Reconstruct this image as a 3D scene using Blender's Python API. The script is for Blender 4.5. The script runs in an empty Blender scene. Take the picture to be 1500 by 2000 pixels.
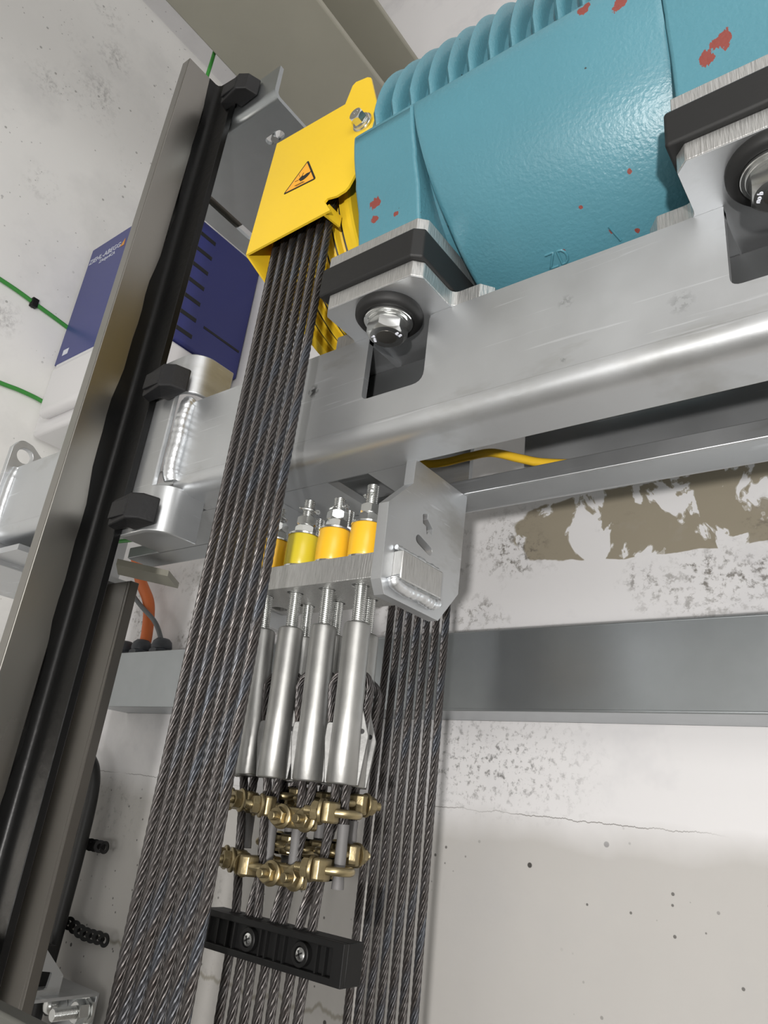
import bpy, bmesh, math, random
from mathutils import Vector, Matrix
random.seed(7)
PI = math.pi
S = bpy.context.scene
COL = S.collection

# ------------------------------------------------------------------ camera
cam_d = bpy.data.cameras.new('camera')
cam = bpy.data.objects.new('camera', cam_d); COL.objects.link(cam)
cam_d.sensor_fit = 'VERTICAL'; cam_d.sensor_height = 36.0
cam_d.lens = 1424.0 / 2000.0 * 36.0
cam_d.clip_start = 0.02; cam_d.clip_end = 50
_r = Vector((0.79580731, 0.59545997, 0.11008243))      # image right in world axes
_d = Vector((-0.14909999, 0.36887319, -0.91744305))    # image down
_f = Vector((-0.58690707, 0.7136946, 0.38233506))      # viewing direction
cam.matrix_world = Matrix(((_r.x, -_d.x, -_f.x, 0), (_r.y, -_d.y, -_f.y, 0), (_r.z, -_d.z, -_f.z, 0), (0, 0, 0, 1)))
S.camera = cam

# ------------------------------------------------------------------ world, lamps, exposure
w = bpy.data.worlds.new('world'); S.world = w; w.use_nodes = True
w.node_tree.nodes['Background'].inputs[0].default_value = (0.9, 0.93, 1, 1)
w.node_tree.nodes['Background'].inputs[1].default_value = 0.05
S.view_settings.view_transform = 'Standard'; S.view_settings.look = 'None'
S.view_settings.exposure = 0.0; S.view_settings.gamma = 1.0; S.view_settings.use_curve_mapping = False

def area_lamp(name, loc, aim, size, power, color=(1, 0.97, 0.93), size_y=None):
    d = bpy.data.lights.new(name, 'AREA'); d.energy = power; d.color = color
    d.shape = 'RECTANGLE' if size_y else 'DISK'; d.size = size
    if size_y: d.size_y = size_y
    o = bpy.data.objects.new(name, d); COL.objects.link(o); o.location = loc
    o.rotation_euler = (Vector(aim) - Vector(loc)).to_track_quat('-Z', 'Y').to_euler()
    return o
area_lamp('work_lamp', (0.28, -0.55, -0.20), (-0.45, 0.6, 0.35), 0.05, 14.0, (1, 0.97, 0.94))
area_lamp('side_fill', (0.80, -0.95, 0.85), (-1.0, 0.45, 1.25), 1.1, 15.0, (1, 0.985, 0.96), 1.1)  # broad fill light added out of view to brighten left wall and ceiling
area_lamp('low_fill', (-0.2, -1.2, -0.45), (-0.25, 0.8, 0.6), 0.9, 5.0, (1, 0.985, 0.96), 0.25)  # fill light added low behind the camera for the beam bend highlight

# ------------------------------------------------------------------ materials
MATS = {}
def nt(m): return m.node_tree.nodes, m.node_tree.links
def mat(name, col, rough=0.5, metal=0.0, bump=0.0, bscale=60, var=0.0, vscale=12, coat=0.0, spec=0.5, stretch=None, rvar=0.0):
    m = bpy.data.materials.new(name); m.use_nodes = True
    N, L = nt(m); b = N['Principled BSDF']
    b.inputs['Base Color'].default_value = (*col, 1); b.inputs['Roughness'].default_value = rough
    b.inputs['Metallic'].default_value = metal; b.inputs['Coat Weight'].default_value = coat
    b.inputs['Specular IOR Level'].default_value = spec
    tc = N.new('ShaderNodeTexCoord'); mp = N.new('ShaderNodeMapping'); L.new(tc.outputs['Object'], mp.inputs[0])
    if stretch: mp.inputs['Scale'].default_value = stretch
    m['_mp'] = mp.name
    if var or rvar:
        n = N.new('ShaderNodeTexNoise'); n.inputs['Scale'].default_value = vscale; n.inputs['Detail'].default_value = 6
        L.new(mp.outputs[0], n.inputs['Vector'])
        if var:
            r = N.new('ShaderNodeMapRange'); r.inputs['From Min'].default_value = .3; r.inputs['From Max'].default_value = .7
            r.inputs['To Min'].default_value = 1 - var; r.inputs['To Max'].default_value = 1 + var
            L.new(n.outputs['Fac'], r.inputs['Value'])
            mx = N.new('ShaderNodeVectorMath'); mx.operation = 'SCALE'; mx.inputs[0].default_value = col
            L.new(r.outputs[0], mx.inputs['Scale']); L.new(mx.outputs[0], b.inputs['Base Color'])
        if rvar:
            r = N.new('ShaderNodeMapRange'); r.inputs['From Min'].default_value = .3; r.inputs['From Max'].default_value = .7
            r.inputs['To Min'].default_value = rough - rvar; r.inputs['To Max'].default_value = rough + rvar
            L.new(n.outputs['Fac'], r.inputs['Value']); L.new(r.outputs[0], b.inputs['Roughness'])
    if bump:
        n = N.new('ShaderNodeTexNoise'); n.inputs['Scale'].default_value = bscale; n.inputs['Detail'].default_value = 3
        L.new(mp.outputs[0], n.inputs['Vector'])
        bp = N.new('ShaderNodeBump'); bp.inputs['Strength'].default_value = bump; bp.inputs['Distance'].default_value = 0.001
        L.new(n.outputs['Fac'], bp.inputs['Height']); L.new(bp.outputs[0], b.inputs['Normal'])
    MATS[name] = m
    return m
def over(m, mask, col, rough=None):
    """mix a second colour over the base colour where mask (a socket) is 1"""
    N, L = nt(m); b = N['Principled BSDF']; s = b.inputs['Base Color']
    mx = N.new('ShaderNodeMix'); mx.data_type = 'RGBA'; L.new(mask, mx.inputs[0])
    if s.is_linked: L.new(s.links[0].from_socket, mx.inputs[6])
    else: mx.inputs[6].default_value = s.default_value
    mx.inputs[7].default_value = (*col, 1); L.new(mx.outputs[2], s)
    if rough is not None:
        r = b.inputs['Roughness']; mr = N.new('ShaderNodeMix'); L.new(mask, mr.inputs[0])
        if r.is_linked: L.new(r.links[0].from_socket, mr.inputs[2])
        else: mr.inputs[2].default_value = r.default_value
        mr.inputs[3].default_value = rough; L.new(mr.outputs[0], r)
    return mx
def ramp(m, src, lo, hi):
    N, L = nt(m); r = N.new('ShaderNodeMapRange'); r.clamp = True
    r.inputs['From Min'].default_value = lo; r.inputs['From Max'].default_value = hi
    L.new(src, r.inputs['Value']); return r.outputs[0]
def math_(m, op, a, b):
    N, L = nt(m); n = N.new('ShaderNodeMath'); n.operation = op
    for i, v in enumerate((a, b)):
        if isinstance(v, (int, float)): n.inputs[i].default_value = v
        else: L.new(v, n.inputs[i])
    return n.outputs[0]
def noise(m, scale, detail=4, rough=.5, stretch=None, off=(0, 0, 0), dist=0.0):
    N, L = nt(m); tc = N.new('ShaderNodeTexCoord'); mp = N.new('ShaderNodeMapping'); L.new(tc.outputs['Object'], mp.inputs[0])
    mp.inputs['Location'].default_value = off
    if stretch: mp.inputs['Scale'].default_value = stretch
    n = N.new('ShaderNodeTexNoise'); n.inputs['Scale'].default_value = scale; n.inputs['Detail'].default_value = detail
    n.inputs['Roughness'].default_value = rough; n.inputs['Distortion'].default_value = dist
    L.new(mp.outputs[0], n.inputs['Vector']); return n.outputs['Fac']
def xyz(m):
    N, L = nt(m); tc = N.new('ShaderNodeTexCoord'); s = N.new('ShaderNodeSeparateXYZ'); L.new(tc.outputs['Object'], s.inputs[0]); return s.outputs

mat('galv', (.60, .615, .63), .40, .88, var=.07, vscale=9, rvar=.07, bump=.06, bscale=260)
over(MATS['galv'], math_(MATS['galv'], 'MULTIPLY', ramp(MATS['galv'], noise(MATS['galv'], 7, 5, .6, (1, 1, 3)), .60, .72), .35), (.30, .29, .25))
over(MATS['galv'], math_(MATS['galv'], 'MULTIPLY', ramp(MATS['galv'], noise(MATS['galv'], 30, 3, .5, (.35, 1, 9)), .66, .72), .5), (.85, .87, .9))
mat('galv_sheet', (.40, .425, .44), .33, .92, var=.03, vscale=40)
mat('saw_cut', (.55, .55, .54), .40, .85, bump=.6, bscale=130, stretch=(6, 6, .6), var=.12, vscale=140)
mat('zinc_bolt', (.72, .73, .72), .20, .95, var=.06, vscale=80)
mat('weld', (.72, .74, .76), .33, .9, bump=.35, bscale=260)
mat('cast_zinc', (.40, .40, .39), .42, .9, var=.10, vscale=40, bump=.1, bscale=200)
over(MATS['cast_zinc'], ramp(MATS['cast_zinc'], noise(MATS['cast_zinc'], 28, 4, .6), .62, .75), (.16, .14, .12), .5)
mat('cast_rough', (.22, .22, .215), .52, .88, var=.2, vscale=50, bump=.3, bscale=180)
mat('rail_steel_dark', (.17, .16, .145), .36, .95, var=.12, vscale=5, stretch=(1, 1, .35))
mat('rail_steel', (.28, .27, .25), .30, .95, var=.12, vscale=5, rvar=.06, stretch=(1, 1, .35))
mat('rail_paint', (.004, .004, .004), .34, 0, bump=.3, bscale=110, spec=.22)
mat('rubber', (.008, .008, .008), .6, 0, bump=.1, bscale=200)
mat('black_plastic', (.006, .006, .006), .5, 0, bump=.08, bscale=300, spec=.3)
mat('clip_iron', (.009, .009, .010), .5, .1, bump=.25, bscale=250)
mat('yellow_paint', (.79, .53, .025), .38, 0, var=.04, vscale=7)
mat('groove_black', (.012, .011, .008), .5)
mat('polyurethane', (.80, .46, .025), .30, 0)
MATS['polyurethane'].node_tree.nodes['Principled BSDF'].inputs['Subsurface Weight'].default_value = .25
MATS['polyurethane'].node_tree.nodes['Principled BSDF'].inputs['Subsurface Radius'].default_value = (.008, .005, .001)
mat('polyurethane_pale', (.62, .50, .03), .30, 0)
MATS['polyurethane_pale'].node_tree.nodes['Principled BSDF'].inputs['Subsurface Weight'].default_value = .25
MATS['polyurethane_pale'].node_tree.nodes['Principled BSDF'].inputs['Subsurface Radius'].default_value = (.008, .006, .001)
mat('chromate', (.30, .245, .14), .36, .9, var=.25, vscale=60, bump=.25, bscale=200)
mat('brass_wire', (.40, .33, .19), .30, .9)
mat('tape', (.13, .127, .127), .6, 0, bump=.3, bscale=90)
mat('blue_plastic', (.030, .036, .17), .42, 0)
mat('label_blue', (.045, .055, .22), .35, 0)
mat('white_plastic', (.78, .77, .78), .4, 0)
mat('white_print', (.75, .77, .85), .5)
mat('orange_print', (.75, .33, .05), .5)
mat('khaki_paint', (.29, .28, .23), .5, 0, var=.08, vscale=4, bump=.08, bscale=120)
mat('dark_grey', (.075, .078, .08), .45, .3)
mat('post_grey', (.085, .085, .075), .55)
mat('rough_concrete', (.40, .39, .36), .9, 0, var=.35, vscale=16, bump=1, bscale=40)
mat('orange_cable', (.60, .14, .03), .5); mat('grey_cable', (.10, .11, .115), .5)
mat('yellow_cable', (.80, .50, .03), .4); mat('green_cable', (.05, .28, .05), .45)
mat('black_cable', (.012, .012, .012), .45); mat('dark_fitting', (.045, .05, .06), .5)
mat('sticker_orange', (.90, .40, .03), .4); mat('sticker_black', (.012, .011, .01), .45)

m = MATS['galv'].copy(); MATS['galv_beam'] = m; N, L = nt(m); tcc = N.new('ShaderNodeTexCoord')
for c, r in (((-.4298, .4, .3516), .008), ((-.184, .4, .3068), .003), ((-.1035, .4, .3253), .010), ((-.1829, .4, .3566), .007)):
    d_ = N.new('ShaderNodeVectorMath'); d_.operation = 'DISTANCE'; L.new(tcc.outputs['Object'], d_.inputs[0]); d_.inputs[1].default_value = (c[0] + .30, c[1] - .4875, c[2] - .283)
    k = math_(m, 'MULTIPLY', ramp(m, d_.outputs['Value'], r, r * .3), ramp(m, noise(m, 160, 4, .6), .47, .53))
    over(m, math_(m, 'MULTIPLY', k, .9 if r == .008 and c[0] < -.4 else .3), (.03, .03, .03), .6)

# teal machine enamel over castings, chips showing the red primer
m = mat('teal_enamel', (.075, .214, .265), .36, 0, bump=.42, bscale=330, var=.06, vscale=8)
N, L = nt(m); tcc = N.new('ShaderNodeTexCoord')
fine = noise(m, 150, 4, .65, off=(.3, .1, .2), stretch=(1, .7, .5))
for c, r in (((-.338, .3492, .486), .0105), ((-.339, .352, .472), .007), ((-.316, .353, .468), .0045), ((-.141, .330, .553), .008), ((-.1155, .332, .541), .010), ((-.1316, .392, .448), .0035),
             ((-.172, .4005, .442), .003), ((-.1566, .4226, .4303), .005), ((-.1394, .4293, .4275), .004), ((-.1968, .424, .43), .003), ((-.067, .352, .472), .010), ((-.0570, .350, .479), .012), ((-.12, .343, .503), .003)):
    d_ = N.new('ShaderNodeVectorMath'); d_.operation = 'DISTANCE'; L.new(tcc.outputs['Object'], d_.inputs[0]); d_.inputs[1].default_value = (c[0] + .15, c[1] - .486, c[2] - .451)
    near = ramp(m, d_.outputs['Value'], r, r * .2)
    chip = ramp(m, math_(m, 'ADD', math_(m, 'MULTIPLY', near, .5), fine), .80, .83)
    over(m, chip, (.20, .042, .032), .6)
over(m, ramp(m, noise(m, 130, 2, .5, off=(1, 7, 3)), .76, .78), (.03, .035, .035), .6)
mat('teal_letters', (.068, .205, .255), .25, 0, coat=.3)

# wire rope: dark greasy steel, blue marking on some (object colour), fine wires as bump
m = mat('wire_rope', (.094, .087, .085), .36, .85)
N, L = nt(m); b = N['Principled BSDF']
uv = N.new('ShaderNodeUVMap'); sx = N.new('ShaderNodeSeparateXYZ'); L.new(uv.outputs[0], sx.inputs[0])
wire = math_(m, 'SINE', math_(m, 'MULTIPLY', math_(m, 'ADD', math_(m, 'MULTIPLY', sx.outputs[0], 4.0), math_(m, 'MULTIPLY', sx.outputs[1], 120.0)), 2 * PI), 0)
bp = N.new('ShaderNodeBump'); bp.inputs['Strength'].default_value = .45; bp.inputs['Distance'].default_value = .0001
L.new(wire, bp.inputs['Height']); L.new(bp.outputs[0], b.inputs['Normal'])
oi = N.new('ShaderNodeObjectInfo'); sp = N.new('ShaderNodeSeparateColor'); L.new(oi.outputs['Color'], sp.inputs[0])
band = math_(m, 'MULTIPLY', ramp(m, math_(m, 'SINE', math_(m, 'MULTIPLY', sx.outputs[0], 2 * PI / 8), 0), .1, .5), ramp(m, noise(m, 14, 2), .38, .5))
over(m, math_(m, 'MULTIPLY', math_(m, 'MULTIPLY', band, sp.outputs['Red']), .45), (.07, .10, .14), .45)
over(m, math_(m, 'MULTIPLY', ramp(m, noise(m, 60, 3), .55, .75), .6), (.05, .04, .035))

# painted concrete
SMUDGES = (((-1.4, .36, 1.41), .055), ((-1.4, .42, 1.72), .05), ((-1.4, .47, 1.62), .06), ((-1.4, .47, 1.5), .06), ((-1.4, .42, 1.17), .05), ((-1.4, .44, .83), .05))
def concrete(name, col, speck=1.0, wall=False):
    m = mat(name, col, .82, 0, bump=.35, bscale=45, var=.04, vscale=3)
    g = ramp(m, noise(m, 4.2, 6, .62), .52, .70)
    over(m, math_(m, 'MULTIPLY', g, .22), (.42, .42, .43))
    N, L = nt(m)
    tc = N.new('ShaderNodeTexCoord')
    for sc, th, k, off in ((26, .085, 1.0, 0), (70, .13, .8, 3)):
        v = N.new('ShaderNodeTexVoronoi'); v.inputs['Scale'].default_value = sc
        mp = N.new('ShaderNodeMapping'); mp.inputs['Location'].default_value = (off, off, off); L.new(tc.outputs['Object'], mp.inputs[0]); L.new(mp.outputs[0], v.inputs['Vector'])
        near = ramp(m, v.outputs['Distance'], th, th * .75)
        pick = ramp(m, noise(m, 5, 2, .5, off=(off, 2, 1)), .40, .50)
        sel = N.new('ShaderNodeSeparateColor'); L.new(v.outputs['Color'], sel.inputs[0])
        pk = math_(m, 'GREATER_THAN', sel.outputs[0], .55)
        over(m, math_(m, 'MULTIPLY', math_(m, 'MULTIPLY', near, pk), math_(m, 'MULTIPLY', pick, k * speck)), (.07, .065, .06))
    dirt = math_(m, 'MULTIPLY', ramp(m, noise(m, 75, 4, .7), .53, .66), ramp(m, noise(m, 2.3, 2, .5, off=(5, 1, 2)), .55, .68))
    over(m, math_(m, 'MULTIPLY', dirt, .55 * speck), (.12, .115, .11))
    return m
concrete('wall_cream', (.84, .835, .815), .5)
m = MATS['wall_cream']; N, L = nt(m); tcc = N.new('ShaderNodeTexCoord'); sm = noise(m, 70, 5, .75); sm2 = noise(m, 9, 3, .6, off=(1, 2, 0))
for c, r in SMUDGES:
    d_ = N.new('ShaderNodeVectorMath'); d_.operation = 'DISTANCE'; L.new(tcc.outputs['Object'], d_.inputs[0]); d_.inputs[1].default_value = c
    k = math_(m, 'MULTIPLY', ramp(m, d_.outputs['Value'], r, r * .2), ramp(m, math_(m, 'ADD', sm, math_(m, 'MULTIPLY', sm2, .5)), .72, .92))
    over(m, math_(m, 'MULTIPLY', k, .55), (.20, .195, .19))
concrete('ceiling_white', (.82, .81, .82), .4)
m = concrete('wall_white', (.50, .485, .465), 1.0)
X, Y, Z = xyz(m)
over(m, ramp(m, math_(m, 'ADD', Z, math_(m, 'MULTIPLY', noise(m, 8, 4), .06)), .02, .06), (.74, .73, .735))  # lighter coat above the joint, with light falloff also put into the colour
def band_(src, a, b, soft):
    return math_(m, 'MULTIPLY', ramp(m, src, a - soft, a + soft), ramp(m, src, b + soft, b - soft))
# paint peeled off to bare mortar along the strip between the rear channel and the trunking
peel = ramp(m, noise(m, 21, 4, .55, (1, 1, .7), off=(2.3, 0, .35), dist=.6), .465, .475)
reg = math_(m, 'MULTIPLY', band_(Z, .312, .40, .012), ramp(m, X, -.50, -.30))
rag = noise(m, 26, 3, .5, off=(0, 3, 0))
reg = ramp(m, math_(m, 'ADD', reg, math_(m, 'MULTIPLY', rag, .5)), .62, .66)
pm = math_(m, 'MULTIPLY', peel, reg)
over(m, pm, (.30, .265, .20), .9)
N, L = nt(m); rim = math_(m, 'MULTIPLY', band_(noise(m, 21, 4, .55, (1, 1, .7), off=(2.3, 0, .35), dist=.6), .460, .469, .002), reg)
over(m, rim, (.42, .39, .33))
# mould spots left and right of the strip
mo = math_(m, 'MULTIPLY', ramp(m, noise(m, 95, 4, .7), .50, .62), band_(Z, .24, .38, .03))
mo = math_(m, 'MULTIPLY', mo, ramp(m, noise(m, 8, 3, .6, off=(0, 0, 4)), .46, .58))
over(m, math_(m, 'MULTIPLY', mo, .85), (.13, .115, .095))
mo2 = math_(m, 'MULTIPLY', ramp(m, noise(m, 110, 4, .7), .52, .64), math_(m, 'MULTIPLY', band_(Z, .03, .115, .025), band_(X, -.56, -.36, .06)))
over(m, math_(m, 'MULTIPLY', mo2, .8), (.12, .115, .11))
# hairline crack of the casting joint
zz = math_(m, 'ADD', math_(m, 'SUBTRACT', Z, .018), math_(m, 'MULTIPLY', math_(m, 'SUBTRACT', noise(m, 20, 6, .7, (1, 1, .01)), .5), -.018))
cr = ramp(m, math_(m, 'ABSOLUTE', zz, 0), .0007, .0002)
over(m, math_(m, 'MULTIPLY', cr, ramp(m, noise(m, 9, 2), .35, .5)), (.25, .24, .23))
zz = math_(m, 'ADD', math_(m, 'ADD', Z, .225), math_(m, 'MULTIPLY', math_(m, 'SUBTRACT', noise(m, 16, 5, .6, (1, 1, .01)), .5), -.06))
cr = ramp(m, math_(m, 'ABSOLUTE', zz, 0), .004, .001)
over(m, math_(m, 'MULTIPLY', cr, ramp(m, X, -.45, -.55)), (.33, .31, .27))
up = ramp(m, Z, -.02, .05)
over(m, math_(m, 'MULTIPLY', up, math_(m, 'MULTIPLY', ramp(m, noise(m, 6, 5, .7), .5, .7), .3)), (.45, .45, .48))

# ------------------------------------------------------------------ mesh helpers
WL = {}
def finish(name, bm, material, parent=None, smooth=32, bevel=0, seg=2, local=False):
    """link bm (built in world coordinates) as one mesh object; parent's origin is subtracted"""
    bmesh.ops.recalc_face_normals(bm, faces=bm.faces[:])
    me = bpy.data.meshes.new(name)
    if parent is not None and not local:
        bmesh.ops.translate(bm, vec=-WL[parent.name], verts=bm.verts[:])
    bm.to_mesh(me); bm.free()
    o = bpy.data.objects.new(name, me); COL.objects.link(o)
    me.materials.append(MATS[material] if isinstance(material, str) else material)
    if smooth:
        me.shade_smooth(); me.set_sharp_from_angle(angle=math.radians(smooth))
    if parent is not None:
        o.parent = parent; WL[o.name] = WL[parent.name].copy()
    else: WL[o.name] = Vector((0, 0, 0))
    if bevel:
        b = o.modifiers.new('bevel', 'BEVEL'); b.width = bevel; b.segments = seg; b.limit_method = 'ANGLE'; b.angle_limit = math.radians(40)
        b.harden_normals = False
    return o
def tag(o, label=None, cat=None, group=None, kind=None):
    if label: o['label'] = label
    if cat: o['category'] = cat
    if group: o['group'] = group
    if kind: o['kind'] = kind
    return o
def thing(name, label, cat, loc, group=None):
    o = bpy.data.objects.new(name, None); COL.objects.link(o); o.location = loc; o.empty_display_size = .02
    WL[o.name] = Vector(loc)
    return tag(o, label, cat, group)
def copy_tree(o, parent=None):
    c = o.copy(); COL.objects.link(c)
    if parent is not None: c.parent = parent
    for ch in list(o.children): copy_tree(ch, c)
    return c
B = bmesh.new
def box(bm, x0, x1, y0, y1, z0, z1):
    v = [bm.verts.new(p) for p in ((x0, y0, z0), (x1, y0, z0), (x1, y1, z0), (x0, y1, z0), (x0, y0, z1), (x1, y0, z1), (x1, y1, z1), (x0, y1, z1))]
    for f in ((0, 3, 2, 1), (4, 5, 6, 7), (0, 1, 5, 4), (1, 2, 6, 5), (2, 3, 7, 6), (3, 0, 4, 7)): bm.faces.new([v[i] for i in f])
    return v
AX = {'x': lambda u, v, h: (h, u, v), 'y': lambda u, v, h: (u, h, v), 'z': lambda u, v, h: (u, v, h)}
def prism(bm, poly, axis, a, b, holes=()):
    """polygon with holes in the plane across axis, extruded from a to b"""
    m = AX[axis]
    if not holes:
        lo = [bm.verts.new(m(u, v, a)) for u, v in poly]; hi = [bm.verts.new(m(u, v, b)) for u, v in poly]
        bm.faces.new(lo); bm.faces.new(hi[::-1]); n = len(poly)
        for i in range(n): bm.faces.new((lo[i], lo[(i + 1) % n], hi[(i + 1) % n], hi[i]))
        return lo + hi
    t = bmesh.new(); es = []
    for loop in [poly, *holes]:
        vs = [t.verts.new(m(u, v, a)) for u, v in loop]
        es += [t.edges.new((vs[i], vs[(i + 1) % len(vs)])) for i in range(len(vs))]
    bmesh.ops.triangle_fill(t, use_beauty=True, use_dissolve=False, edges=es)
    r = bmesh.ops.extrude_face_region(t, geom=t.faces[:])
    d = Vector(m(0, 0, b)) - Vector(m(0, 0, a))
    bmesh.ops.translate(t, vec=d, verts=[g for g in r['geom'] if isinstance(g, bmesh.types.BMVert)])
    me = bpy.data.meshes.new('t'); t.to_mesh(me); t.free(); bm.from_mesh(me); bpy.data.meshes.remove(me)
def circle(u, v, r, n=20, a0=0): return [(u + r * math.cos(a0 + 2 * PI * i / n), v + r * math.sin(a0 + 2 * PI * i / n)) for i in range(n)]
def slot(u0, v0, u1, v1, r, n=8):
    a = math.atan2(v1 - v0, u1 - u0)
    return [(u1 + r * math.cos(a - PI / 2 + PI * i / n), v1 + r * math.sin(a - PI / 2 + PI * i / n)) for i in range(n + 1)] + \
           [(u0 + r * math.cos(a + PI / 2 + PI * i / n), v0 + r * math.sin(a + PI / 2 + PI * i / n)) for i in range(n + 1)]
def fillet(poly, radii, n=5):
    """round the corners of a polygon; radii per corner"""
    out = []; k = len(poly)
    for i, p in enumerate(poly):
        r = radii[i] if isinstance(radii, (list, tuple)) else radii
        p = Vector(p); a = (Vector(poly[i - 1]) - p); c = (Vector(poly[(i + 1) % k]) - p)
        if r <= 0: out.append(tuple(p)); continue
        ang = a.angle(c); t = min(r / math.tan(ang / 2), a.length * .49, c.length * .49)
        p0 = p + a.normalized() * t; p1 = p + c.normalized() * t
        for j in range(n + 1):
            s = j / n; q = p0 * (1 - s) ** 2 + p * 2 * s * (1 - s) + p1 * s * s; out.append(tuple(q))
    return out
def frame(d):
    d = Vector(d).normalized(); u = d.orthogonal().normalized()
    if abs(d.z) > .999: u = Vector((1, 0, 0))
    return d, u, d.cross(u)
def lathe(bm, prof, org, d, seg=24, closed=True, a0=0):
    """profile of (radius, height) turned about direction d through org"""
    d, u, v = frame(d); org = Vector(org); rings = []
    for r, h in prof:
        if r < 1e-6: rings.append([bm.verts.new(org + d * h)])
        else: rings.append([bm.verts.new(org + d * h + (u * math.cos(a0 + 2 * PI * i / seg) + v * math.sin(a0 + 2 * PI * i / seg)) * r) for i in range(seg)])
    for A, C in zip(rings, rings[1:]):
        for i in range(seg):
            j = (i + 1) % seg
            if len(A) == 1 and len(C) == 1: continue
            if len(A) == 1: bm.faces.new((A[0], C[i], C[j]))
            elif len(C) == 1: bm.faces.new((A[i], C[0], A[j]))
            else: bm.faces.new((A[i], C[i], C[j], A[j]))
def cyl(bm, p0, p1, r, seg=20, r1=None, a0=0):
    h = (Vector(p1) - Vector(p0)).length
    lathe(bm, [(0, 0), (r, 0), (r if r1 is None else r1, h), (0, h)], p0, Vector(p1) - Vector(p0), seg, a0=a0)
def ringm(bm, p0, p1, ri, ro, seg=28, ch=0):
    h = (Vector(p1) - Vector(p0)).length
    lathe(bm, [(ri, 0), (ro - ch, 0), (ro, ch), (ro, h - ch), (ro - ch, h), (ri, h), (ri, 0)], p0, Vector(p1) - Vector(p0), seg)
def hexnut(bm, p0, p1, af, a0=0):
    """hexagon with chamfered crowns, af across flats"""
    h = (Vector(p1) - Vector(p0)).length; R = af / math.sqrt(3); d, u, v = frame(Vector(p1) - Vector(p0)); p0 = Vector(p0)
    n = 24; lo = []; hi = []; rim0 = []; rim1 = []; ca = math.cos(PI / 6)
    c = af * .10
    for i in range(n):
        a = 2 * PI * i / n; k = ((a) % (PI / 3)) - PI / 6
        r = af / 2 / math.cos(k); dirv = u * math.cos(a + a0) + v * math.sin(a + a0); rise = (r - af / 2) / (R - af / 2) * c
        rim0.append(bm.verts.new(p0 + dirv * af * .475)); lo.append(bm.verts.new(p0 + dirv * r + d * (rise * .8 + .0002)))
        hi.append(bm.verts.new(p0 + dirv * r + d * (h - rise * .8 - .0002))); rim1.append(bm.verts.new(p0 + dirv * af * .475 + d * h))
    for A, C in ((rim0, lo), (lo, hi), (hi, rim1)):
        for i in range(n): bm.faces.new((A[i], A[(i + 1) % n], C[(i + 1) % n], C[i]))
    bm.faces.new(rim0[::-1]); bm.faces.new(rim1)
def thread(bm, p0, p1, r, pitch=.0017, seg=18, depth=.0007, cham=.001):
    h = (Vector(p1) - Vector(p0)).length; n = max(2, int(h / pitch)); prof = [(0, 0), (r - depth - cham * .3, 0)]
    for i in range(n):
        z = h * i / n; prof += [(r - depth, z + pitch * .02), (r, z + pitch * .35), (r, z + pitch * .6)]
    prof += [(r - depth, h - .0001), (0, h)]
    lathe(bm, prof, p0, Vector(p1) - Vector(p0), seg)
def smooth_path(pts, n=8):
    P = [Vector(p) for p in pts]; P = [P[0] * 2 - P[1]] + P + [P[-1] * 2 - P[-2]]; out = []
    for i in range(1, len(P) - 2):
        for j in range(n):
            t = j / n; a, b, c, d = P[i - 1], P[i], P[i + 1], P[i + 2]
            out.append(.5 * ((2 * b) + (c - a) * t + (2 * a - 5 * b + 4 * c - d) * t * t + (3 * b - a - 3 * c + d) * t ** 3))
    out.append(P[-2]); return out
def tube(bm, pts, r, seg=10, cap=True):
    P = [Vector(p) for p in pts]; rings = []; t0 = (P[1] - P[0]).normalized(); u = t0.orthogonal().normalized()
    for i, p in enumerate(P):
        t = ((P[min(i + 1, len(P) - 1)] - P[max(i - 1, 0)])).normalized()
        u = (u - t * u.dot(t)).normalized(); v = t.cross(u); rr = r[i] if isinstance(r, (list, tuple)) else r
        rings.append([bm.verts.new(p + (u * math.cos(2 * PI * k / seg) + v * math.sin(2 * PI * k / seg)) * rr) for k in range(seg)])
    for A, C in zip(rings, rings[1:]):
        for k in range(seg): bm.faces.new((A[k], A[(k + 1) % seg], C[(k + 1) % seg], C[k]))
    if cap: bm.faces.new(rings[0][::-1]); bm.faces.new(rings[-1])
def strip(bm, prof, axis, a, b, th):
    """open profile (list of 2D points) thickened by th to its left and swept along axis"""
    L_, R_ = [], []
    for i, p in enumerate(prof):
        p = Vector(p); q0 = Vector(prof[max(i - 1, 0)]); q1 = Vector(prof[min(i + 1, len(prof) - 1)])
        t = (q1 - q0).normalized(); n = Vector((-t.y, t.x)); L_.append(tuple(p)); R_.append(tuple(p + n * th))
    m = AX[axis]; rows = [[bm.verts.new(m(u, v, h)) for u, v in q] for q, h in ((L_, a), (L_, b), (R_, b), (R_, a))]
    for A, C in zip(rows, rows[1:] + rows[:1]):
        for i in range(len(prof) - 1): bm.faces.new((A[i], A[i + 1], C[i + 1], C[i]))
    bm.faces.new([r[0] for r in rows]); bm.faces.new([r[-1] for r in rows][::-1])
def arc(cu, cv, r, a0, a1, n=10): return [(cu + r * math.cos(math.radians(a0 + (a1 - a0) * i / n)), cv + r * math.sin(math.radians(a0 + (a1 - a0) * i / n))) for i in range(n + 1)]
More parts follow.
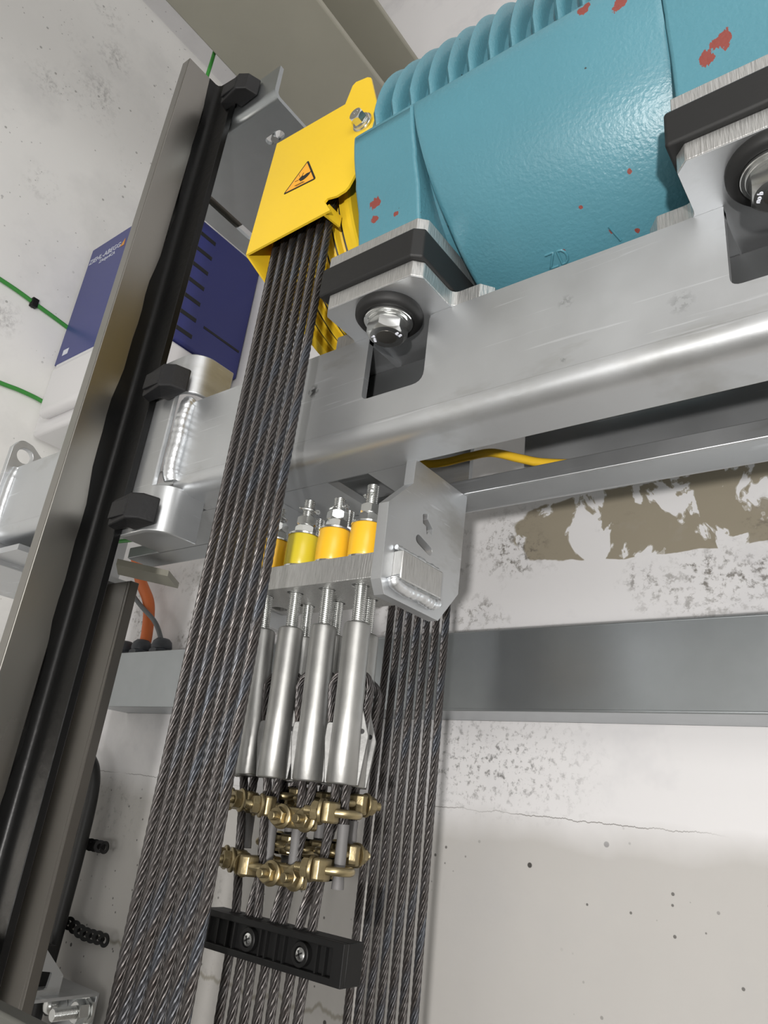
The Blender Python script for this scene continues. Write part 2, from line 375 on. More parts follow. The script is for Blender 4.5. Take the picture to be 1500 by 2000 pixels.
def text_mesh(name, body, size, depth, mtx, material, parent):
    """real lettering turned into mesh; mtx places it in the world"""
    cu = bpy.data.curves.new(name, 'FONT'); cu.body = body; cu.size = size; cu.extrude = depth; cu.align_x = 'CENTER'; cu.align_y = 'CENTER'
    cu.resolution_u = 3; cu.offset = size * .035 if name == 'cast_letters' else 0
    t = bpy.data.objects.new(name + '_tmp', cu); COL.objects.link(t)
    me = bpy.data.meshes.new_from_object(t.evaluated_get(bpy.context.evaluated_depsgraph_get()))
    bpy.data.objects.remove(t); bpy.data.curves.remove(cu)
    me.transform(mtx); me.materials.clear(); me.materials.append(MATS[material])
    bm = bmesh.new(); bm.from_mesh(me); bpy.data.meshes.remove(me)
    return finish(name, bm, material, parent, smooth=0)
def basis(x, y, org):
    x = Vector(x).normalized(); z = x.cross(Vector(y)).normalized(); y = z.cross(x); o = Vector(org)
    return Matrix(((x.x, y.x, z.x, o.x), (x.y, y.y, z.y, o.y), (x.z, y.z, z.z, o.z), (0, 0, 0, 1)))
STR = 8
def rope_mesh(bm, pts, R, step=.003, lay=.046, phase=0.0, up=None):
    """eight-strand wire rope swept along a polyline, strands twisted with the lay"""
    P = [Vector(p) for p in pts]; acc = [0]
    for a, b in zip(P, P[1:]): acc.append(acc[-1] + (b - a).length)
    total = acc[-1]; n = int(total / step); Q = []; k = 0
    for i in range(n + 1):
        s = total * i / n
        while k < len(P) - 2 and acc[k + 1] < s: k += 1
        Q.append(P[k].lerp(P[k + 1], (s - acc[k]) / max(acc[k + 1] - acc[k], 1e-9)))
    rs = R * math.sin(PI / STR) / (1 + math.sin(PI / STR)); rc = R - rs; sec = []
    for s in range(STR):
        for q in (-1.0, -.62, 0, .62):
            dl = q * PI / STR * .985; sec.append((s * 2 * PI / STR + dl, rc * math.cos(dl) + math.sqrt(max(rs * rs - (rc * math.sin(dl)) ** 2, 0)), s + q * .5))
    uvl = bm.loops.layers.uv.verify(); m_ = len(sec); rings = []
    t0 = (Q[1] - Q[0]).normalized(); u = Vector(up) if up else t0.orthogonal(); u = (u - t0 * u.dot(t0)).normalized()
    for i, p in enumerate(Q):
        t = (Q[min(i + 1, n)] - Q[max(i - 1, 0)]).normalized(); u = (u - t * u.dot(t)).normalized(); v = t.cross(u)
        tw = phase + 2 * PI * (total * i / n) / lay
        rings.append([bm.verts.new(p + (u * math.cos(a + tw) + v * math.sin(a + tw)) * r) for a, r, _ in sec])
    for i in range(n):
        for j in range(m_):
            jj = (j + 1) % m_; f = bm.faces.new((rings[i][j], rings[i][jj], rings[i + 1][jj], rings[i + 1][j]))
            ua = sec[j][2]; ub = sec[jj][2] + (STR if jj == 0 else 0); va = total * i / n; vb = total * (i + 1) / n
            for l, c in zip(f.loops, ((ua, va), (ub, va), (ub, vb), (ua, vb))): l[uvl].uv = c
    bm.faces.new(rings[0][::-1]); bm.faces.new(rings[-1])

# ================================================================== the setting
XL, XR, YB, YF, ZC, ZF = -1.40, 1.15, .80, -1.30, 1.857, -1.60
def slab(name, x0, x1, y0, y1, z0, z1, material):
    bm = B(); box(bm, x0, x1, y0, y1, z0, z1); return tag(finish(name, bm, material, smooth=0), kind='structure')
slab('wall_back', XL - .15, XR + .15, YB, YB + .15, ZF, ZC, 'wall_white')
slab('wall_left', XL - .15, XL, YF, YB, ZF, ZC, 'wall_cream')
slab('wall_right', XR, XR + .15, YF, YB, ZF, ZC, 'wall_cream')
slab('wall_front', XL - .15, XR + .15, YF - .15, YF, ZF, ZC, 'wall_cream')
slab('ceiling', XL - .15, XR + .15, YF - .15, YB + .15, ZC, ZC + .15, 'ceiling_white')
slab('floor', XL - .15, XR + .15, YF - .15, YB + .15, ZF - .15, ZF, 'rough_concrete')
# rough mortar haunch on the ceiling beside the hoist beam
bm = B(); n = 26; rows = []
for i in range(n + 1):
    y = YF + (YB - YF) * i / n; wv_ = .045 * math.sin(i * 1.7) + random.uniform(-.02, .02)
    rows.append([bm.verts.new((x, y, z + random.uniform(-.008, .008) * (k > 0))) for k, (x, z) in enumerate(((-.98, ZC), (-.98, ZC - .03), (-.90, ZC - .035), (-.82 + wv_, ZC - .02), (-.775 + wv_, ZC)))])
for A, C in zip(rows, rows[1:]):
    for k in range(4): bm.faces.new((A[k], A[k + 1], C[k + 1], C[k]))
tag(finish('trim_1', bm, 'rough_concrete', smooth=0), kind='structure')

# ------------------------------------------------------------------ hoist beam under the ceiling (H section along Y)
ib = thing('hoist_beam', 'khaki painted steel H beam under the ceiling, top left', 'beam', (-.80, -.2, 1.25))
x0, x1, zb, zt = -.908, -.682, 1.25, 1.433
bm = B(); box(bm, x0, x1, YF, YB, zb, zb + .014); finish('bottom_flange', bm, 'khaki_paint', ib, bevel=.003)
bm = B(); box(bm, -.80, -.79, YF, YB, zb + .014, zt - .014); finish('web', bm, 'khaki_paint', ib)
bm = B(); box(bm, x0, x1, YF, YB, zt - .014, zt); finish('top_flange', bm, 'khaki_paint', ib, bevel=.003)

# ================================================================== traction machine
YM, ZM = .486, .575
mc = thing('traction_machine', 'teal enamelled gearless motor with cast ribs above the galvanized beam', 'motor', (-.15, YM, .451))
def pol(r, th): return (YM - r * math.cos(math.radians(th)), ZM - r * math.sin(math.radians(th)))   # angle from the front, downwards
bm = B()
lim = math.degrees(math.asin((ZM - .4515) / .1420))
prism(bm, [pol(.1420, lim - (180 + 2 * lim) * i / 70) for i in range(71)], 'x', -.352, .30)
cyl(bm, (-.376, YM, ZM), (-.352, YM, ZM), .105, 48)
R = .158
prof = [pol(.140, 5)] + [pol(R - .004, 5.2), pol(R - .001, 5.8)] + [pol(R, 6.5 + 167 * i / 44) for i in range(45)] + [pol(R - .004, 174.8), pol(.140, 175)]
fade = lambda i, x: 1 if x > -.2 else min(1, max(.04, (i - 3 - 3) / 8))
xs = [(-.292, .012), (-.2915, .004), (-.289, .001), (-.286, 0), (-.093, 0), (-.089, .002), (-.088, .010)]
rings = []
for x, ins in xs:
    rings.append([bm.verts.new((x + (.014 * max(0, math.sin(math.radians(min(max(0, i - 3), 44) / 44 * 180))) if x < -.2 else 0), y + (YM - y) * ins * fade(i, x) / R, z + (ZM - z) * ins * fade(i, x) / R)) for i, (y, z) in enumerate(prof)])
for A, C in zip(rings, rings[1:]):
    for i in range(len(prof) - 1): bm.faces.new((A[i], A[i + 1], C[i + 1], C[i]))
bm.faces.new(rings[0]); bm.faces.new(rings[-1][::-1])
finish('housing', bm, 'teal_enamel', mc, smooth=40)
for k in range(24):                                                     # cooling ribs over the top
    xc = -.3359 + .0193 * k; bm = B(); rr = []
    for th in range(0, 197, 4):
        a = 7 - th
        q = []
        for px, pr in ((-.0052, .139), (-.0040, .149), (-.0029, .1558), (0, .1580), (.0029, .1558), (.0040, .149), (.0052, .139)):
            pr2 = pr if 4 < th < 190 else pr - .004
            y, z = pol(pr2, a); q.append(bm.verts.new((xc + px, y, z)))
        rr.append(q)
    for A, C in zip(rr, rr[1:]):
        for i in range(6): bm.faces.new((A[i], A[i + 1], C[i + 1], C[i]))
    bm.faces.new(rr[0]); bm.faces.new(rr[-1])
    finish('cooling_rib', bm, 'teal_enamel', mc, smooth=60)
for fx0, fx1 in ((-.358, -.2925), (-.0885, .011)):                      # feet on the mounts, drawn tangentially out of the cover
    bm = B(); prism(bm, [(.356, .4512), (.349, .486), (.3405, .508)] + [pol(.1581, a) for a in (22, 18, 14, 10, 7, 6)] + [pol(.1545, 4.5), pol(.147, 3), (YM, .60), (.63, .585), (.614, .4512)], 'x', fx0, fx1)
    finish('foot', bm, 'teal_enamel', mc, smooth=40, bevel=.004, seg=3)
bm = B(); cyl(bm, (-.3605, .354, .600), (-.3605, .40, .600), .0125, 24); finish('guard_boss', bm, 'teal_enamel', mc, bevel=.002)
bm = B()                                                               # rope sheave with undercut grooves
rx = [-.476 + .0119 * i for i in range(7)]
prof = [(0, -.494), (.118, -.494), (.1285, -.4925), (.1300, -.491)]
for x in rx:
    prof += [(.1300, x - .0050), (.1236, x - .0040), (.1217, x - .0018), (.1182, x - .0017), (.1182, x + .0017), (.1217, x + .0018), (.1236, x + .0040), (.1300, x + .0050)]
prof += [(.1300, -.3925), (.1325, -.391), (.1325, -.3865), (.130, -.385), (0, -.385)]
lathe(bm, prof, (0, YM, ZM), (1, 0, 0), 128); sh = finish('sheave', bm, 'yellow_paint', mc, smooth=25)
sh['label'] = 'yellow grooved rope sheave'
for x in rx:
    bm = B(); lathe(bm, [(.1184, x - .0020), (.1222, x - .0023), (.1223, x - .0021), (.1208, x), (.1223, x + .0021), (.1222, x + .0023), (.1184, x + .0020)], (0, YM, ZM), (1, 0, 0), 128); finish('groove', bm, 'groove_black', sh)
bm = B(); cyl(bm, (-.385, YM, ZM), (-.3762, YM, ZM), .06, 32); finish('shaft', bm, 'rail_steel', mc)
def on_cover(x, th): y, z = pol(R, th); return (x, y, z)
def cast(pts, r=.00115):
    bm = B(); P = []
    for (xa, ta), (xb, tb) in zip(pts, pts[1:]): P += [on_cover(xa + (xb - xa) * k / 5, ta + (tb - ta) * k / 5) for k in range(5)]
    tube(bm, P + [on_cover(*pts[-1])], r, 8); return finish('cast_letter', bm, 'teal_letters', mc, smooth=60)
cast([(-.2118, 66.2), (-.2047, 66.2), (-.2118, 70.6), (-.2047, 70.6)])
cast([(-.2015, 70.6), (-.2015, 66.2), (-.1980, 66.4), (-.1958, 67.4), (-.1952, 68.6), (-.1962, 69.8), (-.1985, 70.5), (-.2015, 70.6)])
bm = B(); tube(bm, [on_cover(-.1530, 70), on_cover(-.1552, 67.5), on_cover(-.1575, 65)], .0012, 8); finish('cast_mark', bm, 'teal_letters', mc)

# ------------------------------------------------------------------ rope guard
gd = thing('rope_guard', 'yellow sheet metal rope guard with a hand crushing warning sticker', 'guard', (-.44, .345, .58))
def gy(x, z): return .3475 - .035 * (.655 - z) * .9 + (.10 * (x + .394) if x > -.394 else 0)
out = [(-.4985, .4985), (-.4965, .6555), (-.3985, .6495), (-.3935, .6735), (-.3900, .6770), (-.3760, .6755), (-.3715, .6720), (-.3535, .6135), (-.3535, .5705), (-.3715, .5235), (-.3750, .5195), (-.3840, .5168), (-.3950, .5185), (-.3975, .5160), (-.3880, .5010)]
bm = B(); lo = [bm.verts.new((x, gy(x, z), z)) for x, z in out]; hi = [bm.verts.new((x, gy(x, z) + .0022, z)) for x, z in out]
es = [bm.edges.new((lo[i], lo[(i + 1) % len(lo)])) for i in range(len(lo))]; bmesh.ops.triangle_fill(bm, edges=es, use_beauty=True)
es = [bm.edges.new((hi[i], hi[(i + 1) % len(hi)])) for i in range(len(hi))]; bmesh.ops.triangle_fill(bm, edges=es, use_beauty=True)
for i in range(len(lo)): bm.faces.new((lo[i], lo[(i + 1) % len(lo)], hi[(i + 1) % len(lo)], hi[i]))
finish('front_plate', bm, 'yellow_paint', gd, smooth=20)
bm = B(); prism(bm, [(.3440, .4985), (.3880, .4800), (.47, .4800), (.47, .655), (.3495, .655)], 'x', -.4995, -.4972); finish('side_return', bm, 'yellow_paint', gd)
bm = B(); box(bm, -.4972, -.400, .3500, .374, .6505, .6525); finish('top_return', bm, 'yellow_paint', gd)
bm = B(); prism(bm, [(.3447, .5005), (.3478, .5160), (.366, .5160), (.366, .5040)], 'x', -.3975, -.3955); finish('stiffener', bm, 'yellow_paint', gd)
gb = B(); by = gy(-.3695, .605)
lathe(gb, [(0, 0), (.0108, 0), (.0108, .0016), (.0095, .0017), (.0095, .0032), (.009, .0034), (.009, .004), (0, .004)], (-.3695, by, .605), (0, -1, 0), 28); bo = finish('washer', gb, 'zinc_bolt', gd)
gb = B(); hexnut(gb, (-.3695, by - .004, .605), (-.3695, by - .0125, .605), .0135, .3); bo = finish('bolt_head', gb, 'zinc_bolt', gd, smooth=25)
text_mesh('head_marking', '8.8', .0052, .0002, basis((.9, 0, .43), (-.43, 0, .9), (-.3695, by - .0127, .6075)), 'cast_zinc', bo)
sy = .0012                                                              # warning sticker: flat print on the plate
def tri(bm, pts, off):
    lo = [bm.verts.new((x, gy(x, z) - off, z)) for x, z in pts]; hi = [bm.verts.new((x, gy(x, z) + .0003, z)) for x, z in pts]
    bm.faces.new(lo); bm.faces.new(hi[::-1])
    for i in range(len(pts)): bm.faces.new((lo[i], lo[(i + 1) % len(pts)], hi[(i + 1) % len(pts)], hi[i]))
T = [(-.4628, .5600), (-.4170, .5565), (-.4355, .5930)]; cx, cz = sum(p[0] for p in T) / 3, sum(p[1] for p in T) / 3
sc_ = lambda k: [(cx + (x - cx) * k, cz + (z - cz) * k) for x, z in T]
bm = B(); tri(bm, fillet(T, .002), .0003); st = finish('warning_sticker', bm, 'sticker_black', gd, smooth=0)
bm = B(); tri(bm, sc_(.84), .0005); finish('sticker_field', bm, 'sticker_orange', st, smooth=0)
bm = B()
hand = [(-.4430, .5665), (-.4405, .5640), (-.4330, .5640), (-.4270, .5660), (-.4225, .5690), (-.4200, .5745), (-.4235, .5730), (-.4290, .5740), (-.4360, .5725), (-.4400, .5745), (-.4440, .5722), (-.4465, .5705)]
hand = [(-.4345 + (x + .4330) * .62, .5690 + (z - .5690) * .72) for x, z in hand]; tri(bm, hand, .0007)
for x, z in ((-.4470, .5632), (-.4450, .5618)): tri(bm, [(x, z), (x + .012, z - .0006), (x + .012, z - .0001), (x, z + .0005)], .0007)
for a in range(0): tri(bm, [(-.4445 + .0009 * a, .5735), (-.4440 + .0009 * a, .5735), (-.4455 + .0020 * a, .5790), (-.4460 + .0020 * a, .5790)], .0007) if a in (0, 2) else None
tri(bm, [(-.4480, .5695), (-.4430, .5690), (-.4430, .5696), (-.4480, .5701)], .0007); tri(bm, [(-.4420, .5730), (-.4414, .5726), (-.4440, .5778), (-.4445, .5782)], .0007)
tri(bm, [(-.4380, .5765), (-.4373, .5765), (-.4385, .5720), (-.4392, .5720)], .0007)
finish('hand_pictogram', bm, 'sticker_black', st, smooth=0)

# ================================================================== machine frame (two channels, rail bracket, hitch)
fr = thing('machine_frame', 'galvanized steel machine frame of two channels with a rope hitch below', 'frame', (-.30, .4875, .283))
ZT, ZU, TH = .3915, .283, .0065
def notch_web(x0, x1, notches):
    p = [(x0, .300), (x1, .300), (x1, ZT)]; rad = [0, 0, 0]
    for a, b in sorted(notches, reverse=True):
        if b < x1: p += [(b, ZT + 1e-5), (b, .3255), (a, .3255), (a, ZT + 1e-5)]; rad += [.006, .011, .007, .001]
    p += [(x0, ZT)]; rad += [0]
    return fillet(p, rad)
def channel(name, x0, x1, yw, s, notches, parent, holes=()):
    """web at yw, flanges towards s; lower bend radius 17 mm"""
    bm = B(); p = notch_web(x0, x1, notches)
    prism(bm, p, 'y', yw, yw + s * TH, holes)
    prof = [(yw, .2999), (yw, .2985)] + [(yw + s * (.017 - .017 * math.cos(math.radians(a))), .2985 - .0155 * math.sin(math.radians(a))) for a in range(6, 91, 7)] + [(yw + s * .0175, ZU), (yw + s * .049, ZU)]
    strip(bm, prof, 'x', x0, x1, TH * s)
    if s > 0:
        bi = B(); box(bi, x0 + .0005, x1, yw + .0425, yw + .0484, ZU + .0075, ZT - .0070); prism(bi, [(yw + .0068, ZU + .0068), (yw + .0484, ZU + .0068), (yw + .0484, ZU + .0074), (yw + .0068, ZU + .0074)], 'x', x0 + .0005, x1); finish('inner_faces', bi, 'dark_grey', parent)  # back wall and floor inside the box section, in a darker grey
    segs = []; cur = x0
    for a, b in sorted(notches): segs.append((cur, a)); cur = b
    segs.append((cur, x1))
    for a, b in segs: box(bm, a, b, min(yw + s * .001, yw + s * .049), max(yw + s * .001, yw + s * .049), ZT - TH, ZT)
    return finish(name, bm, 'galv_beam' if name == 'front_channel' else 'galv', parent, smooth=38)
front = channel('front_channel', -.617, .26, .40, 1, [(-.3694, -.3050), (-.0738, -.009)], fr)
channel('left_channel', -1.004, -.790, .40, 1, [], fr)
hole = [fillet([(-.362, .306), (-.300, .306), (-.300, .368), (-.362, .368)], .008)]
rear = channel('rear_channel', -.87, .26, .575, -1, [], fr, holes=hole)
bm = B(); box(bm, -.87, .26, .5235, .5262, ZU, .2985); finish('flange_lip', bm, 'galv', fr, bevel=.001)
# bridging plate under the channels with a rectangular opening
bm = B(); prism(bm, [(-.80, .4495), (-.348, .4495), (-.348, .5255), (-.80, .5255)], 'z', ZU, ZU + .008, [[(-.443, .4500), (-.394, .4500), (-.394, .5245), (-.443, .5245)]]); finish('bridge_plate', bm, 'galv', fr, smooth=0)
bm = B(); box(bm, -.612, .20, .4515, .5225, .372, .378); finish('light_block_plate', bm, 'galv', fr)  # unseen plate added between the channels to darken the opening below
bm = B(); prism(bm, [(-1.22, .405), (-.93, .405), (-.93, .57), (-1.22, .57)], 'z', .262, .270); finish('outrigger_plate', bm, 'galv', fr, smooth=0)
bm = B(); prism(bm, fillet([(-.845, .495), (-.815, .555), (-.850, .60), (-.885, .525)], .0), 'z', .262, .270); finish('rail_cross_plate', bm, 'khaki_paint', fr, smooth=0)
# end plate with lifting eye at the far left end
bm = B(); prism(bm, fillet([(.388, .255), (.388, .422), (.397, .437), (.415, .434), (.450, .408), (.60, .408), (.60, .255)], [0, .008, .012, .012, .01, 0, 0]), 'x', -1.016, -1.006, [circle(.408, .4145, .0115)]); finish('end_plate', bm, 'galv', fr, smooth=0, bevel=.0008)
def weld_bead(pts, r, parent, wob=.0012):
    P = smooth_path(pts, 10); bm = B(); tube(bm, P, [r + random.uniform(-wob, wob) * .6 for _ in P], 10); return finish('weld_bead', bm, 'weld', parent, smooth=60)
weld_bead([(-1.003, .404, .390), (-1.0035, .4010, .37), (-1.0035, .4010, .32), (-1.003, .404, .300)], .0088, fr, .0006)
# rail bracket: flat plate behind the rail, ends rolled backwards, slotted for the channel
def bracket_lug(x, s, z0, z1, name='bracket_lug'):
    bm = B(); p = [(x - s * .002, .384), (x, .384)] + [(x + s * .024 * math.sin(math.radians(a)), .384 + .024 * (1 - math.cos(math.radians(a)))) for a in range(7, 91, 7)] + [(x + s * .024, .409), (x + s * .024, .436)]
    strip(bm, p, 'z', z0, z1, .006 * s); o = finish(name, bm, 'galv', fr, smooth=38, bevel=.0012); return o
bm = B(); box(bm, -.780, -.628, .384, .390, .236, .447); finish('rail_bracket', bm, 'galv', fr, smooth=0, bevel=.001)
bracket_lug(-.628, 1, .236, .287); bracket_lug(-.628, 1, .398, .447); bracket_lug(-.780, -1, .236, .287); bracket_lug(-.780, -1, .398, .447)
weld_bead([(-.6190, .4010, .3925), (-.6195, .3972, .385), (-.6200, .3962, .365), (-.6193, .3966, .345), (-.6200, .3962, .32), (-.6195, .3970, .306), (-.6195, .4010, .2975)], .0088, fr, .0006)
weld_bead([(-.7885, .394, .388), (-.7885, .394, .30)], .006, fr)
# octagonal hitch plates and the drilled hitch bar
PX = -.3375
octo = [(.4452, .2835), (.4446, .2600), (.4150, .2310), (.4160, .1670), (.4225, .1560), (.4985, .1555), (.5265, .1870), (.5285, .2560), (.5300, .2830)]
arrow = [(.4625, .2390), (.4700, .2420), (.4700, .2370), (.4790, .2310), (.4790, .2250), (.4735, .2270), (.4705, .2225), (.4690, .2300), (.4640, .2310)]
bm = B(); prism(bm, octo, 'x', PX - .010, PX, [fillet(arrow, .0008, 2), slot(.4600, .2150, .4770, .2105, .0040), [(.4290, .1700), (.4870, .1700), (.4870, .1940), (.4290, .1940)]])
sp_ = finish('hitch_side_plate', bm, 'galv', fr, smooth=0, bevel=.0008)
bm = B(); prism(bm, octo, 'x', -.530, -.520); finish('hitch_side_plate', bm, 'galv', fr, smooth=0, bevel=.0008)
FRX = [-.377, -.414, -.4515, -.489]; BRX = [-.3955, -.433, -.470]; FY, BY = .440, .476
ZB0, ZB1 = .1715, .1930
hs = [circle(x, FY, .0075, 16) for x in FRX] + [circle(x, BY, .0075, 16) for x in BRX] + [circle(-.5065, BY, .0075, 16)]
bm = B(); prism(bm, [(-.5195, .4235), (-.3476, .4235), (-.3476, .4960), (-.5195, .4960)], 'z', ZB0, ZB1, hs)
finish('hitch_bar', bm, 'saw_cut', fr, smooth=30, bevel=.0006)
bm = B(); box(bm, -.3476, -.3285, .4292, .4868, .1702, .1938); finish('bar_tenon', bm, 'saw_cut', fr, bevel=.001)
weld_bead([(-.3345, .4270, .172), (-.3335, .4300, .167), (-.3335, .445, .1655), (-.3335, .462, .1665), (-.3335, .478, .1655), (-.3345, .489, .168)], .0056, fr, .0009)
weld_bead([(-.3350, .4280, .1965), (-.3345, .455, .1960), (-.3350, .487, .1965)], .0025, fr)

# ------------------------------------------------------------------ rubber mounts between frame and motor
def mount(cx, label):
    t = thing('vibration_mount', label, 'mount', (cx, .43, ZT), 'rubber mounts under the motor feet')
    h = .0505
    lower = fillet([(cx - h + .007, .3525), (cx + h - .007, .3525), (cx + h, .3595), (cx + h, .402), (cx + h + .026, .402), (cx + h + .034, .412), (cx + h + .034, .52), (cx - h - .034, .52), (cx - h - .034, .412), (cx - h - .026, .402), (cx - h, .402), (cx - h, .3595)], [0, 0, 0, .008, 0, 0, 0, 0, 0, 0, .008, 0])
    bm = B(); prism(bm, lower, 'z', ZT + .0008, .4070); finish('lower_plate', bm, 'saw_cut', t, smooth=0, bevel=.0007)
    # bright rolled underside
    bm = B(); prism(bm, [(cx + (x - cx) * .994, .43 + (y - .43) * .994) for x, y in lower], 'z', ZT + .0001, ZT + .0008); finish('plate_underside', bm, 'galv', t, smooth=0)
    p = [(cx - h - .004, .3485), (cx + h - .006, .3475), (cx + h + .002, .3535), (cx + h + .002, .51), (cx - h - .004, .51)]
    bm = B(); prism(bm, fillet(p, [.003, .003, .003, 0, 0]), 'z', .4070, .4362); finish('rubber_pad', bm, 'rubber', t, smooth=30, bevel=.002)
    p = [(cx - h, .3525), (cx + h - .007, .3525), (cx + h, .3595), (cx + h, .52), (cx - h, .52)]
    bm = B(); prism(bm, p, 'z', .4362, .4510); finish('top_plate', bm, 'saw_cut', t, smooth=0, bevel=.0007)
    bx, by = cx + .0015, .3815
    bm = B(); lathe(bm, [(.012, 0), (.0280, 0), (.0290, -.002), (.0288, -.0060), (.0268, -.0085), (.0235, -.0092), (.0215, -.0088), (.0210, -.0080), (.012, -.0080)], (bx, by, ZT), (0, 0, 1), 48); finish('bush_ring', bm, 'rubber', t, smooth=50)
    bm = B(); ringm(bm, (bx, by, ZT - .0080), (bx, by, ZT - .0108), .010, .0208, 40, .0005); finish('washer', bm, 'zinc_bolt', t)
    bm = B(); ringm(bm, (bx, by, ZT - .0108), (bx, by, ZT - .0122), .010, .0180, 40, .0004); finish('lock_washer', bm, 'zinc_bolt', t)
    bm = B(); hexnut(bm, (bx, by, ZT - .0122), (bx, by, ZT - .0250), .0300, .30); bo = finish('bolt_head', bm, 'zinc_bolt', t, smooth=25)
    bm = B(); cyl(bm, (bx, by, ZT - .0246), (bx, by, ZT - .0251), .0088, 28); finish('head_recess', bm, 'rail_steel', bo)
    zt_ = ZT - .0252
    text_mesh('head_marking', '8.8', .0050, .0002, basis((-.2, -1, 0), (1, -.2, 0), (bx + .0108, by + .002, zt_)), 'white_print', bo)
    text_mesh('head_marking', 'uo p', .0048, .0002, basis((.5, -1, 0), (1, .5, 0), (bx - .0100, by - .003, zt_)), 'white_print', bo)
    return t
mount(-.335, 'rubber mount with hex bolt beside the yellow guard, left end of motor')
mount(-.0405, 'rubber mount with large hex bolt cut off at the right edge of frame')

# ================================================================== hoist ropes over the sheave
bm = B(); RR = .126; pts = [(0, YM - RR, -.75 + .05 * i) for i in range(27) if -.75 + .05 * i < ZM] + [(0, YM - RR * math.cos(PI * i / 40), ZM + RR * math.sin(PI * i / 40)) for i in range(41)] + [(0, YM + RR, ZM - .05 * i) for i in range(1, 28)]
rope_mesh(bm, pts, .0039, lay=.056, up=(1, 0, 0)); r0 = finish('hoist_rope', bm, 'wire_rope', smooth=50)
names = ['first', 'second', 'third', 'fourth (middle)', 'fifth', 'sixth', 'seventh']
blue = [.05, .45, .55, .75, .45, .55, .8]
for i, x in enumerate(rx):
    o = r0 if i == 0 else r0.copy()
    if i: COL.objects.link(o)
    o.location = (x, 0, (i * .37) % 1 * .04); o.color = (blue[i], 0, 0, 1); o.scale = (1, 1, 1)
    lab = ['leftmost steel hoist rope over the yellow sheave, nearest the guide rail', 'second hoist rope from the guide rail over the yellow sheave', 'third hoist rope from the guide rail over the yellow sheave',
           'middle one of the seven hoist ropes over the yellow sheave', 'third hoist rope from the motor side over the yellow sheave', 'second hoist rope from the motor side over the yellow sheave, bluish', 'rightmost bluish hoist rope, touching the rubber mount'][i]
    tag(o, lab, 'rope', 'hoist ropes over the sheave')

# ================================================================== rope hitch: buffers, sockets, ropes, clamps
def buffer_(x, y, material, label):
    t = thing('spring_buffer', label, 'buffer', (x, y, ZB1), 'yellow buffers on the hitch bar')
    bm = B(); ringm(bm, (x, y, ZB1), (x, y, ZB1 + .0022), .0062, .0150, 32, .0004); finish('washer', bm, 'zinc_bolt', t)
    bm = B(); lathe(bm, [(.0062, 0), (.0138, 0), (.0146, .0015), (.0149, .014), (.0146, .0275), (.0138, .029), (.0062, .029)], (x, y, ZB1 + .0022), (0, 0, 1), 36); finish('cushion', bm, material, t, smooth=50)
    bm = B(); ringm(bm, (x, y, ZB1 + .0312), (x, y, ZB1 + .0334), .0062, .0150, 32, .0004); finish('washer', bm, 'zinc_bolt', t)
ordn = ['rightmost', 'second from the right', 'third from the right', 'fourth from the right']
blab = ['orange-yellow buffer right beside the octagonal plate, front row', 'middle amber buffer of the three clear ones, front row', 'greenish-yellow buffer next to the hoist ropes, front row', 'amber buffer half hidden behind the hoist ropes, front row']
for i, x in enumerate(FRX): buffer_(x, FY, ('polyurethane', 'polyurethane', 'polyurethane_pale', 'polyurethane')[i], blab[i])
for i, x in enumerate(BRX): buffer_(x, BY, 'polyurethane', 'amber buffer in the back row, %s, behind the front buffers' % ordn[i])

